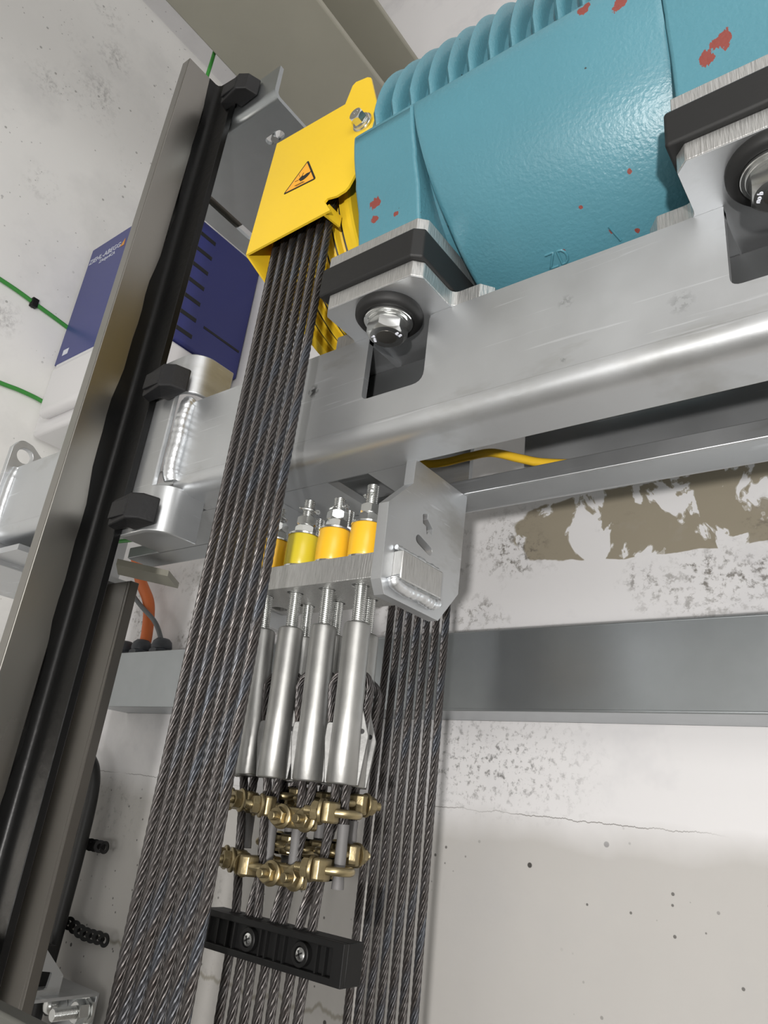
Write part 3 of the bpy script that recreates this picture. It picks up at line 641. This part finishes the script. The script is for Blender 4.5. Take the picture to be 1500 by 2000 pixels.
FBX = [-.3723, -.4068, -.4455, -.4735]; BBX = [-.3895, -.4235, -.4570]       # x of the socket mouths
ZTOP, ZBOT = .140, .018
def socket(x, y, xb, yb, label, k):
    t = thing('rope_socket', label, 'rope socket', (x, y, ZB0), 'wedge sockets hanging from the hitch bar')
    A = Vector((x, y, ZB0 + .03)); D = (Vector((xb, yb, ZBOT)) - Vector((x, y, ZB1))).normalized()
    at_ = lambda z: Vector((x, y, ZB1)) + D * ((z - ZB1) / D.z)
    top = ZB1 + .066 + (.004, -.002, .002, 0, -.003, .003, 0)[k]
    bm = B(); thread(bm, at_(ZTOP - .004), at_(ZB1 + .0), .0053); thread(bm, (x, y, ZB1), (x, y, top), .0053); finish('threaded_rod', bm, 'zinc_bolt', t, smooth=40)
    zn = ZB1 + .0334; a = .5 * k
    bm = B(); hexnut(bm, (x, y, zn), (x, y, zn + .0085), .0170, a); finish('nut', bm, 'zinc_bolt', t, smooth=25)
    bm = B(); hexnut(bm, (x, y, zn + .0087), (x, y, zn + .0172), .0170, a + .25); finish('lock_nut', bm, 'zinc_bolt', t, smooth=25)
    zp = top - .009; ca, sa = math.cos(2.2 + k), math.sin(2.2 + k)
    P = [(x + ca * s, y + sa * s, zp) for s in (-.0085, 0, .0075)]
    bm = B(); tube(bm, P, .0013, 8); tube(bm, smooth_path([P[2], (x + ca * .0085 - sa * .003, y + sa * .0085 + ca * .003, zp - .001), (x - sa * .0068, y + ca * .0068, zp - .0015), (x - ca * .003 - sa * .006, y - sa * .003 + ca * .006, zp - .002)], 4), .0011, 8)
    lathe(bm, [(.0009, -.001), (.0024, -.001), (.0024, .001), (.0009, .001), (.0009, -.001)], P[0], (-sa, ca, 0), 12); finish('cotter_pin', bm, 'zinc_bolt', t)
    # socket body: round neck and half shell in front, wedge case with cheeks behind
    bm = B(); O = at_(ZTOP); H = (at_(ZBOT) - O).length
    lathe(bm, [(.0045, .0006), (.0092, 0), (.0106, .0012), (.0110, .004), (.0110, H * .55), (.0116, H - .001), (.0108, H), (.0088, H), (.0085, H - .012)], O, D, 30)
    finish('socket_body', bm, 'cast_zinc', t, smooth=40)
    u = Vector((D.z, 0, -D.x)).normalized() * -1; w_ = D.cross(u)
    if w_.y < 0: w_ = -w_
    ca_, sa_ = math.cos(math.radians(37)), math.sin(math.radians(37)); u, w_ = u * ca_ + w_ * sa_, w_ * ca_ - u * sa_
    def case(pts, y0, y1, name, bevel=.002, m_='cast_rough'):
        bm = B(); lo = [bm.verts.new(O + u * a + D * b + w_ * y0) for a, b in pts]; hi = [bm.verts.new(O + u * a + D * b + w_ * y1) for a, b in pts]
        bm.faces.new(lo); bm.faces.new(hi[::-1])
        for i in range(len(pts)): bm.faces.new((lo[i], lo[(i + 1) % len(pts)], hi[(i + 1) % len(pts)], hi[i]))
        return finish(name, bm, m_, t, smooth=35, bevel=bevel)
    cheek = fillet([(.0095, .050), (.0110, .066), (.0172, .086), (.0128, H), (-.0128, H), (-.0162, .090), (-.0155, .078), (-.0095, .078)], [.012, .012, .006, .001, .001, .006, .003, .002], 5)
    case(cheek, .0015, .0165, 'wedge_case')
    bm = B(); ph = O + u * .0118 + D * .083; cyl(bm, ph + w_ * .0010, ph + w_ * .0018, .0019, 14); finish('pin_hole', bm, 'rubber', t)
    wd = [(.0115 * math.sin(a_), .051 - .0115 * math.cos(a_)) for a_ in [PI * (i / 10 - .5) * 1.25 for i in range(11)]] + [(.0015, .112), (-.0015, .112)]
    case(wd, .0065, .0135, 'wedge', .001)
    # the rope itself: from far below up into the wedge, round it and down to a taped tail
    return t, O, D, u, w_, H
YR = .446
def guide_x(i): return -.4648 + .01265 * i
order = [(FRX[0], FY, FBX[0], 0, 6), (BRX[0], BY, BBX[0], 4, 5), (FRX[1], FY, FBX[1], 1, 4), (BRX[1], BY, BBX[1], 5, 3), (FRX[2], FY, FBX[2], 2, 2), (BRX[2], BY, BBX[2], 6, 1), (FRX[3], FY, FBX[3], 3, 0)]
topx = [-.4661, -.4504, -.4421, -.4242, -.4155, -.3986, -.3866]
slab_ = ['wedge socket with a pin hole right below the octagonal plate, front row', 'second wedge socket from the right, brightest, front row', 'third wedge socket from the right, stained black, front row', 'leftmost wedge socket half behind the hoist ropes, front row',
         'rear wedge socket behind the rightmost front socket', 'rear wedge socket between the first and second front sockets', 'rear wedge socket between the second and third front sockets']
ROPES = []
for x, y, xb, k, gi in order:
    yb = y + (YR - y) * .12
    t, O, D, u, w_, H = socket(x, y, xb, yb, slab_[k], k)
    c = O + w_ * .010
    M0 = c + D * (H + .002); side = 1 if k in (0, 1, 4, 5) else -1
    live = M0 + u * -.0042; dead = M0 + u * .0042
    if k == 1: live, dead = dead, live
    sg = -1 if k != 1 else 1
    loop = [c + u * (sg * .0118) + D * .082] + [c + u * (sg * .0150 * math.cos(a_)) + D * (.051 - .0150 * math.sin(a_)) for a_ in [PI * i / 12 for i in range(13)]] + [c + u * (-sg * .0118) + D * .082]
    gx = guide_x(gi); tx = topx[gi]
    P = [(gx, YR, -.75), (gx, YR, -.5), (gx, YR, -.3), (gx, YR, -.16), (gx + (tx - gx) * .25, YR, -.115), (tx, YR, -.078), tuple(Vector((tx, YR, -.078)).lerp(live, .35)), tuple(Vector((tx, YR, -.078)).lerp(live, .8)), tuple(live)]
    dz = Vector((D.x * .3, D.y * .3, -1)).normalized()
    tail_len = (.066, .060, .070, .05, .058, .064, .06)[k]
    Q = [tuple(dead), tuple(dead + dz * tail_len * .5 + u * .001), tuple(dead + dz * tail_len + u * (.0015))]
    full = smooth_path(P + [tuple(q) for q in loop] + Q, 6)
    flab = ['fixed rope end hanging from the rightmost front socket', 'fixed rope end hanging from the second front socket', 'fixed rope end hanging from the stained third front socket', 'fixed rope end hanging from the leftmost front socket',
            'fixed rope end behind the rightmost pair of clamps, rear row', 'fixed rope end of the middle rear socket', 'fixed rope end of the left rear socket'][k]
    bm = B(); rope_mesh(bm, full, .0036, step=.003, lay=.054)
    for v in bm.verts: pass
    ro = finish('fixed_rope', bm, 'wire_rope', smooth=50); ro.color = (.1, 0, 0, 1)
    tag(ro, flab, 'rope', 'fixed rope ends under the hitch')
    bm = B(); e0 = dead + dz * tail_len * .38 + u * .0008; e1 = dead + dz * (tail_len + .002) + u * .0015
    tube(bm, [e0.lerp(e1, j / 10) for j in range(11)], [.0042 + random.uniform(-.0002, .0002) for _ in range(9)] + [.0044, .0046], 12); tp = finish('tape', bm, 'tape', ro, smooth=50); tp['label'] = 'grey tape on the rope tail'
    # small frayed tail below the tape
    ROPES.append((k, x, y, live, dead, dz, u, tx))

def clamp(loc, rz, label, tilt=0):
    """wire rope grip: forged saddle in front (-y), U-bolt round the back, two flange nuts"""
    t = thing('rope_clamp', label, 'clamp', (0, 0, 0), 'rope clamps on the fixed rope ends')
    hw = .0118
    bm = B()
    prof = fillet([(-.0185, -.0085), (.0185, -.0085), (.0185, -.0030), (.0150, .0010), (.0070, .0035), (.0045, -.0010), (-.0045, -.0010), (-.0070, .0035), (-.0150, .0010), (-.0185, -.0030)], [.003, .003, .002, .002, .002, .003, .003, .002, .002, .002], 3)
    prism(bm, prof, 'z', -.0075, .0075); finish('saddle', bm, 'chromate', t, smooth=40, bevel=.0018)
    for s in (-1, 1):
        bm = B(); lathe(bm, [(.0040, 0), (.0086, 0), (.0090, .0006), (.0090, .0022), (.0080, .0030), (.0040, .0030)], (s * hw, -.0085, 0), (0, -1, 0), 24); finish('flange', bm, 'chromate', t, smooth=40)
        bm = B(); hexnut(bm, (s * hw, -.0112, 0), (s * hw, -.0172, 0), .0122, .4 * s); finish('nut', bm, 'chromate', t, smooth=25)
    bm = B(); P = [(-hw, -.0225, 0), (-hw, -.005, 0), (-hw, .004, 0)] + [(-hw * math.cos(PI * i / 10), .004 + hw * math.sin(PI * i / 10), 0) for i in range(1, 10)] + [(hw, .004, 0), (hw, -.005, 0), (hw, -.0225, 0)]
    tube(bm, P, .0031, 12); finish('u_bolt', bm, 'brass_wire', t, smooth=50)
    for s in (-1, 1):
        bm = B(); thread(bm, (s * hw, -.0172, 0), (s * hw, -.0228, 0), .0033, .0011, 14, .0004); finish('thread_end', bm, 'chromate', t, smooth=40)
    t.location = loc; t.rotation_euler = (tilt, 0, math.radians(rz)); return t
RK = {r[0]: r for r in ROPES}
def clamp_on(k, z, rz, label):
    _, x, y, live, dead, dz, u, tx = RK[k]
    mid = (live + dead) / 2; base = Vector((tx, YR, -.078)); tt = (live.z - z) / (live.z + .078)
    lp = live.lerp(base, tt); dp = dead + dz * ((dead.z - z))
    p = (lp + dp) / 2; p.z = z
    clamp(p, rz, label)
clamp_on(1, -.009, 4, 'upper clamp on the second front rope, both nuts facing out')
clamp_on(1, -.0485, 2, 'lower clamp on the second front rope, both nuts facing out')
clamp_on(0, -.002, -62, 'upper clamp on the rightmost rope with its bow to the right')
clamp_on(0, -.040, -66, 'lower clamp on the rightmost rope with its bow to the right')
clamp_on(2, -.003, -32, 'upper clamp on the third front rope with greenish nuts')
clamp_on(2, -.0465, -100, 'lower clamp on the third front rope, nuts turned to the left')
clamp_on(3, -.001, -20, 'upper clamp on the leftmost rope behind the hoist ropes')
clamp_on(3, -.0445, -30, 'lower clamp on the leftmost rope behind the hoist ropes')
clamp_on(4, .006, 160, 'upper clamp on the right rear rope, bow forward')
clamp_on(4, -.030, 175, 'lower clamp on the right rear rope, bow forward')
clamp_on(5, .005, 150, 'upper clamp on the middle rear rope')
clamp_on(5, -.031, 185, 'lower clamp on the middle rear rope, brass bow showing')
clamp_on(6, .006, 165, 'upper clamp on the left rear rope')
clamp_on(6, -.030, 170, 'lower clamp on the left rear rope, brass bow showing')

# ------------------------------------------------------------------ black rope spacer block
sb = thing('rope_spacer', 'black plastic spacer block with two cross head screws clamping seven ropes', 'spacer', (-.42, YR, -.1065))
bx0, bx1, by0, by1, bz0, bz1 = -.4915, -.3468, .4350, .4565, -.1068, -.0808
bm = B(); box(bm, bx0, bx1, .4395, by1, bz0, bz1); finish('rear_half', bm, 'black_plastic', sb, bevel=.0008)
bm = B(); pcs = [(bx0, bx0 + .004), (bx1 - .009, bx1)]
prism(bm, [(bx0, bz0), (bx1, bz0), (bx1, bz1), (bx0, bz1)], 'y', by0, .4395, [[(bx0 + .004, bz0 + .0045), (bx1 - .010, bz0 + .0045), (bx1 - .010, bz1 - .0045), (bx0 + .004, bz1 - .0045)]]); finish('front_frame', bm, 'black_plastic', sb, smooth=0, bevel=.0006)
for x in (-.4830, -.4725, -.4620, -.4545, -.4265, -.4205, -.4105, -.4025, -.3715, -.3640):
    bm = B(); box(bm, x - .0007, x + .0007, .4362, .4396, bz0 + .0044, bz1 - .0044); finish('rib', bm, 'black_plastic', sb)
for x in (-.4380, -.3855):
    bm = B(); ringm(bm, (x, .4396, -.0938), (x, .4345, -.0938), .0052, .0078, 28, .0005); finish('screw_boss', bm, 'black_plastic', sb)
    bm = B(); lathe(bm, [(0, 0), (.0050, 0), (.0050, .0008), (.0042, .0022), (.0015, .0030), (0, .0031)], (x, .4375, -.0938), (0, -1, 0), 28); sc = finish('screw_head', bm, 'zinc_bolt', sb, smooth=40)
    bm = B()
    for a in (.5, .5 + PI / 2):
        dx, dz_ = math.cos(a) * .0027, math.sin(a) * .0027; nx, nz_ = -math.sin(a) * .0005, math.cos(a) * .0005
        prism(bm, [(x - dx - nx, -.0938 - dz_ - nz_), (x + dx - nx, -.0938 + dz_ - nz_), (x + dx + nx, -.0938 + dz_ + nz_), (x - dx + nx, -.0938 - dz_ + nz_)], 'y', .4340, .4352)
    finish('cross_recess', bm, 'rubber', sc, smooth=0)
bm = B()
for i in range(7): ringm(bm, (topx[i], YR, bz1 - .001), (topx[i], YR, bz1 + .0004), .0036, .0050, 20)
finish('rope_grip', bm, 'rubber', sb)

# ================================================================== car guide rail with its clips and upper bracket
gr = thing('guide_rail', 'T shaped lift guide rail, bare steel blade and black painted foot', 'rail', (-.704, .355, -.9))
xc, zt_ = -.704, .9125
bm = B(); box(bm, xc - .008, xc + .008, .3210, .3600, -1.59, zt_); finish('blade', bm, 'rail_steel', gr, bevel=.0012)
bm = B()                                                               # painted web and foot, paint edge wavy along the blade
n = 120; rows = []
for i in range(n + 1):
    z = -1.59 + (zt_ - .0005 + 1.59) * i / n
    e = .3565 + .0045 * math.sin(z * 9.3 + 1.2) + .0018 * math.sin(z * 31) + .0009 * math.sin(z * 77)
    q = [(-.0083, .372), (-.0083, e), (.0083, e), (.0083, .3665), (.0095, .3705), (.013, .3728), (.020, .3735), (.0438, .3750), (.0445, .3757), (.0445, .3826), (.0438, .3832), (-.0438, .3832), (-.0445, .3826), (-.0445, .3757), (-.020, .3735), (-.010, .3712)]
    rows.append([bm.verts.new((xc + a, b, z)) for a, b in q])
for A, C in zip(rows, rows[1:]):
    for k in range(16): bm.faces.new((A[k], A[(k + 1) % 16], C[(k + 1) % 16], C[k]))
bm.faces.new(rows[0]); bm.faces.new(rows[-1][::-1])
ft = finish('foot', bm, 'rail_paint', gr, smooth=40); ft['label'] = 'black painted foot and web'
def rail_clip(x, z, label, s=1, rot=0):
    t = thing('rail_clip', label, 'clip', (x, .3832, z), 'black forged clips holding the guide rail')
    bm = B()
    pts = [(-.025, .3750), (-.021, .3620), (.012, .3590), (.0235, .3660), (.0300, .3830), (-.002, .3830), (-.003, .3752)]
    lo = [bm.verts.new((x + s * a, b, z - .0135 - (.003 if a < 0 else 0))) for a, b in pts]; hi = [bm.verts.new((x + s * a, b, z + .0125 + (.002 if a > 0 else 0))) for a, b in pts]
    bm.faces.new(lo); bm.faces.new(hi[::-1])
    for i in range(len(pts)): bm.faces.new((lo[i], lo[(i + 1) % len(pts)], hi[(i + 1) % len(pts)], hi[i]))
    finish('clip_body', bm, 'clip_iron', t, smooth=0, bevel=.0022, seg=3)
    bm = B(); prism(bm, [(x - s * .018, z - .010), (x + s * .009, z - .010), (x + s * .010, z + .009), (x - s * .017, z + .008)], 'y', .3585, .3615); finish('clip_nose', bm, 'clip_iron', t, smooth=0, bevel=.001)
    return t
rail_clip(-.6350, .4055, 'black forged rail clip above the weld at the beam end')
rail_clip(-.6330, .2530, 'lowest black forged rail clip below the weld at the beam end')
rail_clip(-.6420, .8640, 'black forged rail clip at the top end of the guide rail')
ub = thing('rail_top_bracket', 'bent galvanized bracket at the top of the guide rail under the khaki beam', 'bracket', (-.704, .45, .83))
bm = B(); p = [(.3840, .884), (.3840, .842)] + [(.384 + .012 * (1 - math.cos(math.radians(a))), .842 - .012 * math.sin(math.radians(a))) for a in range(10, 91, 10)] + [(.3965, .830), (.400, .830)]
strip(bm, p, 'x', -.829, -.579, .006); finish('upright_flange', bm, 'galv_sheet', ub, smooth=38)
bm = B(); prism(bm, [(-.831, .400), (-.579, .400), (-.579, .70), (-.831, .70)], 'z', .830, .836, [slot(-.634, .432, -.614, .4315, .0062), slot(-.790, .455, -.792, .545, .0075)]); finish('flat_plate', bm, 'galv_sheet', ub, smooth=0)
bm = B(); box(bm, -.812, -.770, .440, .524, .8361, .8400); finish('slot_washer', bm, 'rail_steel_dark', ub)
bm = B(); cyl(bm, (-.624, .432, .826), (-.624, .432, .850), .0055, 16); finish('bolt_end', bm, 'zinc_bolt', ub)

# ------------------------------------------------------------------ counterweight rail behind
cw = thing('counterweight_rail', 'grey brown counterweight rail standing behind the black rail foot', 'rail', (-.93, .56, -.9))
bm = B(); box(bm, -.947, -.897, .5500, .5560, -1.59, .262); finish('blade_face', bm, 'rail_steel_dark', cw, bevel=.0008)
bm = B(); box(bm, -.897, -.8905, .5500, .5640, -1.59, .262); finish('blade_tip', bm, 'rail_steel_dark', cw, bevel=.001)
bm = B(); box(bm, -.953, -.947, .535, .575, -1.59, .262); finish('foot', bm, 'rail_steel_dark', cw, bevel=.001)

# wall bracket of the counterweight rail, lower left
lb = thing('wall_bracket', 'pale galvanized wall bracket with a windowed gusset, bottom left corner', 'bracket', (-1.12, .785, -.29))
bm = B(); prism(bm, fillet([(.62, -.2195), (.680, -.2200), (.7253, -.2633), (.7248, -.2870), (.62, -.2870)], [0, .004, .004, 0, 0]), 'x', -1.0945, -1.0900, [fillet([(.640, -.2490), (.706, -.2581), (.7035, -.2792), (.640, -.2800)], .003)]); finish('gusset', bm, 'galv', lb, smooth=0)
bm = B(); prism(bm, [(-1.175, .60), (-1.0766, .60), (-1.0766, .7840), (-1.175, .7840)], 'z', -.2915, -.2870); finish('shelf_plate', bm, 'galv', lb, smooth=0, bevel=.001)
bm = B(); box(bm, -1.175, -1.0766, .7795, .7840, -.40, -.2900); finish('wall_flange', bm, 'galv', lb, bevel=.001)
bm = B(); box(bm, -1.172, -1.140, .615, .735, -.2869, -.235); finish('packing_block', bm, 'rubber', lb)
t = thing('anchor_bolt', 'zinc bolt with nut under the shelf of the wall bracket', 'bolt', (-1.090, .7795, -.312))
bm = B(); thread(bm, (-1.090, .722, -.312), (-1.090, .779, -.312), .0085, .0022, 18, .0008); finish('threaded_end', bm, 'zinc_bolt', t)
bm = B(); hexnut(bm, (-1.090, .757, -.312), (-1.090, .775, -.312), .027); finish('nut', bm, 'zinc_bolt', t, smooth=25)
bm = B(); ringm(bm, (-1.090, .775, -.312), (-1.090, .7793, -.312), .009, .0185, 28); finish('washer', bm, 'zinc_bolt', t)
bm = B(); lathe(bm, [(0, 0), (.007, .001), (.0130, .006), (.0155, .014), (.0155, .0290), (0, .0290)], (-1.158, .750, -.318), (0, 1, 0), 28)
tag(finish('cap_nut', bm, 'zinc_bolt', smooth=50), 'rounded shiny bolt cap beside the bolt under the wall bracket', 'bolt')
# khaki plate edge poking in at the very corner
kp = B(); prism(kp, [(-.70, .286), (-.452, .286), (-.452, .3003), (-.70, .3003)], 'z', -.30, -.1335); tag(finish('grey_post', kp, 'post_grey', bevel=.002), 'grey green steel plate corner at the bottom left edge', 'plate')

# ================================================================== controller cabinet
cb = thing('drive_cabinet', 'blue and white drive unit with vent slots on the back wall', 'controller', (-1.245, .68, .60))
cx0, cx1, cy0, cz1 = -1.394, -1.095, .563, 1.093
bm = B(); box(bm, cx0, cx1, cy0 + .003, .799, .800, cz1); finish('cover', bm, 'blue_plastic', cb, bevel=.004)
bm = B(); box(bm, cx0, cx1, cy0, cy0 + .0032, .785, cz1); finish('front_panel', bm, 'label_blue', cb, bevel=.001)
bm = B(); box(bm, cx0 - .0, cx1 - .006, cy0 + .001, .795, .617, .7995); finish('base', bm, 'white_plastic', cb, bevel=.008, seg=3)
bm = B(); box(bm, cx0 + .045, cx1 - .03, cy0 - .022, cy0 + .004, .640, .755); finish('terminal_cover', bm, 'white_plastic', cb, bevel=.012, seg=4)
for i in range(7):
    z = 1.060 - .0392 * i; bm = B(); box(bm, cx1 - .001, cx1 + .0006, .618, .674, z - .0045, z + .0045); finish('vent_slot', bm, 'rubber', cb)
bm = B(); box(bm, cx1 - .001, cx1 + .0006, .694, .790, .8600, .8655); finish('cover_gap', bm, 'rubber', cb)
text_mesh('lettering', 'ZIEHL-ABEGG', .0195, .0002, basis((1, 0, 0), (0, 0, 1), (-1.329, cy0 - .0004, 1.053)), 'white_print', cb)
text_mesh('model_lettering', 'ZAdyn4CA', .013, .0002, basis((1, 0, 0), (0, 0, 1), (-1.314, cy0 - .0004, 1.0375)), 'white_print', cb)
bm = B(); prism(bm, [(-1.270, 1.045), (-1.255, 1.045), (-1.256, 1.063), (-1.262, 1.056)], 'y', cy0 - .0007, cy0 - .0002); finish('logo', bm, 'orange_print', cb, smooth=0)
bm = B(); box(bm, -1.372, -1.352, cy0 - .0007, cy0 - .0002, .802, .816); finish('type_plate', bm, 'white_print', cb)

# ================================================================== trunking and cables
tk = thing('cable_trunking', 'long smooth galvanized cable trunking along the back wall', 'trunking', (-.3, .8, .12))
bm = B(); tz0, tz1, ty = .1195, .2090, .725
box(bm, -1.20, 1.0, ty, ty + .0015, tz0, tz1); finish('front_cover', bm, 'galv_sheet', tk)
bm = B(); cyl(bm, (-1.20, ty + .002, tz0 + .0015), (1.0, ty + .002, tz0 + .0015), .0022, 12); finish('rolled_edge', bm, 'galv_sheet', tk)
bm = B(); cyl(bm, (-1.20, ty + .001, tz1), (1.0, ty + .001, tz1), .0012, 12); finish('top_edge', bm, 'galv_sheet', tk)
bm = B(); box(bm, -1.20, 1.0, ty + .001, .7995, tz0, tz0 + .0015); box(bm, -1.20, 1.0, .798, .7997, tz0, tz1); box(bm, -1.20, 1.0, ty + .001, .7995, tz1 - .0015, tz1); finish('tray', bm, 'galv_sheet', tk)
def cable(name, pts, r, material, label, n=8):
    bm = B(); tube(bm, smooth_path(pts, n), r, 12); return tag(finish(name, bm, material, smooth=60), label, 'cable')
cable('orange_cable', [(-1.24, .76, .42), (-1.202, .76, .363), (-1.160, .76, .318), (-1.146, .76, .29), (-1.138, .76, .255), (-1.136, .76, .236)], .0105, 'orange_cable', 'thick orange cable bending down into the trunking behind the rail')
cable('grey_cable', [(-1.21, .745, .34), (-1.155, .745, .302), (-1.10, .745, .268), (-1.076, .75, .235), (-1.078, .755, .222)], .0042, 'grey_cable', 'thin grey cable crossing in front of the orange cable')
for x, lab in ((-1.187, 'leftmost dark cable gland on the trunking top'), (-1.136, 'dark cable gland under the orange cable'), (-1.078, 'rightmost dark cable gland under the grey cable')):
    t = thing('cable_gland', lab, 'gland', (x, .755, tz1), 'glands on the trunking')
    bm = B(); hexnut(bm, (x, .755, tz1), (x, .755, tz1 + .012), .034); finish('gland_nut', bm, 'dark_fitting', t)
    bm = B(); lathe(bm, [(0, 0), (.017, 0), (.018, .004), (.016, .013), (.011, .018), (0, .018)], (x, .755, tz1 + .012), (0, 0, 1), 24); finish('gland_cap', bm, 'dark_fitting', t, smooth=50)
cable('yellow_earth_cable', [(-.50, .508, .332), (-.43, .52, .3325), (-.385, .541, .3335), (-.35, .545, .3355), (-.3201, .54, .3310), (-.29, .54, .3185), (-.2663, .54, .3090), (-.2252, .541, .2995), (-.17, .55, .2930)], .0042, 'yellow_cable', 'yellow earth cable lying in the rear channel')
cable('green_earth_wire', [(-1.05, .50, .33), (-.93, .50, .306), (-.8517, .50, .2975), (-.7477, .50, .2925), (-.66, .50, .2925), (-.56, .505, .2935)], .0028, 'green_cable', 'green earth wire under the beam end beside the black rail')
cable('green_wall_cable', [(-1.395, -.3, .905), (-1.395, .2, .900), (-1.395, .41, .8985), (-1.395, .49, .892), (-1.3965, .562, .885), (-1.396, .62, .875)], .0045, 'green_cable', 'upper green cable along the left wall with a black clip')
bm = B(); box(bm, -1.3999, -1.388, .478, .492, .882, .902); tag(finish('cable_clip', bm, 'black_plastic', bevel=.002), 'small black clip holding the upper green wall cable', 'clip')
cable('green_wall_cable', [(-1.395, -.3, .655), (-1.395, .2, .672), (-1.395, .40, .687), (-1.395, .4767, .6935), (-1.395, .5161, .6985), (-1.394, .56, .699), (-1.39, .59, .69)], .0045, 'green_cable', 'lower green cable curving towards the white cabinet base')
cable('green_wall_cable', [(-1.36, .63, .63), (-1.355, .62, .60), (-1.34, .63, .565), (-1.32, .66, .54), (-1.30, .70, .50)], .0045, 'green_cable', 'short green cable end below the white cabinet base')
cable('green_beam_wire', [(-.93, .470, 1.40), (-.9413, .4757, 1.28), (-.951, .480, 1.22), (-.955, .485, 1.1)], .0035, 'green_cable', 'green wire hanging from behind the khaki beam')
cable('green_channel_wire', [(-.60, .56, .4010), (-.52, .575, .400), (-.43, .575, .3965), (-.40, .58, .3965)], .0022, 'green_cable', 'green wire along the beam top behind the hoist ropes')
for i, (dx, dy) in enumerate(((-.016, 0), (.008, .003), (-.040, .002))):
    lab = ['middle black cable of the bundle hanging beside the counterweight rail', 'right black cable of the bundle, bowed outwards at the top', 'left black cable of the bundle against the counterweight rail'][i]
    k = -.2 if i == 2 else 0
    cable('black_cable', [(-1.225 + dx, .752 + dy, .06 - .02 * i), (-1.196 + dx, .752 + dy, .025 - .01 * i), (-1.183 + dx, .752 + dy, -.03), (-1.182 + dx, .752 + dy, -.12), (-1.186 + dx, .752 + dy, -.22), (-1.19 + dx, .752 + dy, -.34), (-1.19 + dx, .752 + dy, -.7)], .0105, 'black_cable', lab)
def strap(pts, label):
    t = thing('perforated_strap', label, 'strap', pts[0]); P = [Vector(p) for p in pts]
    for i, p in enumerate(P):
        a = .2 + i * .33; nrm = Vector((math.sin(a) * .7, -1, 0)).normalized() if i < len(P) - 1 else Vector((.1, -1, 0))
        bm = B(); d = nrm; lathe(bm, [(.0046, -.001), (.0098, -.001), (.0098, .001), (.0046, .001), (.0046, -.001)], p, d, 18); finish('strap_link', bm, 'black_plastic', t, smooth=40)
        if i:
            q = P[i - 1]; m_ = p.lerp(q, .5); v = (q - p).normalized(); bm = B(); tube(bm, [p - (p - q) * .28, p - (p - q) * .72], .0038, 8); finish('strap_neck', bm, 'black_plastic', t)
strap([(-1.232 + .0185 * i, .785 - .001 * i, -.2155 - .0008 * i + .002 * math.sin(i)) for i in range(9)], 'black perforated strap sticking out from the wall, lower one')
strap([(-1.205 + .0165 * i, .785 - .002 * i, -.0985 + .0003 * i) for i in range(5)], 'black perforated strap around the cable bundle, upper one')
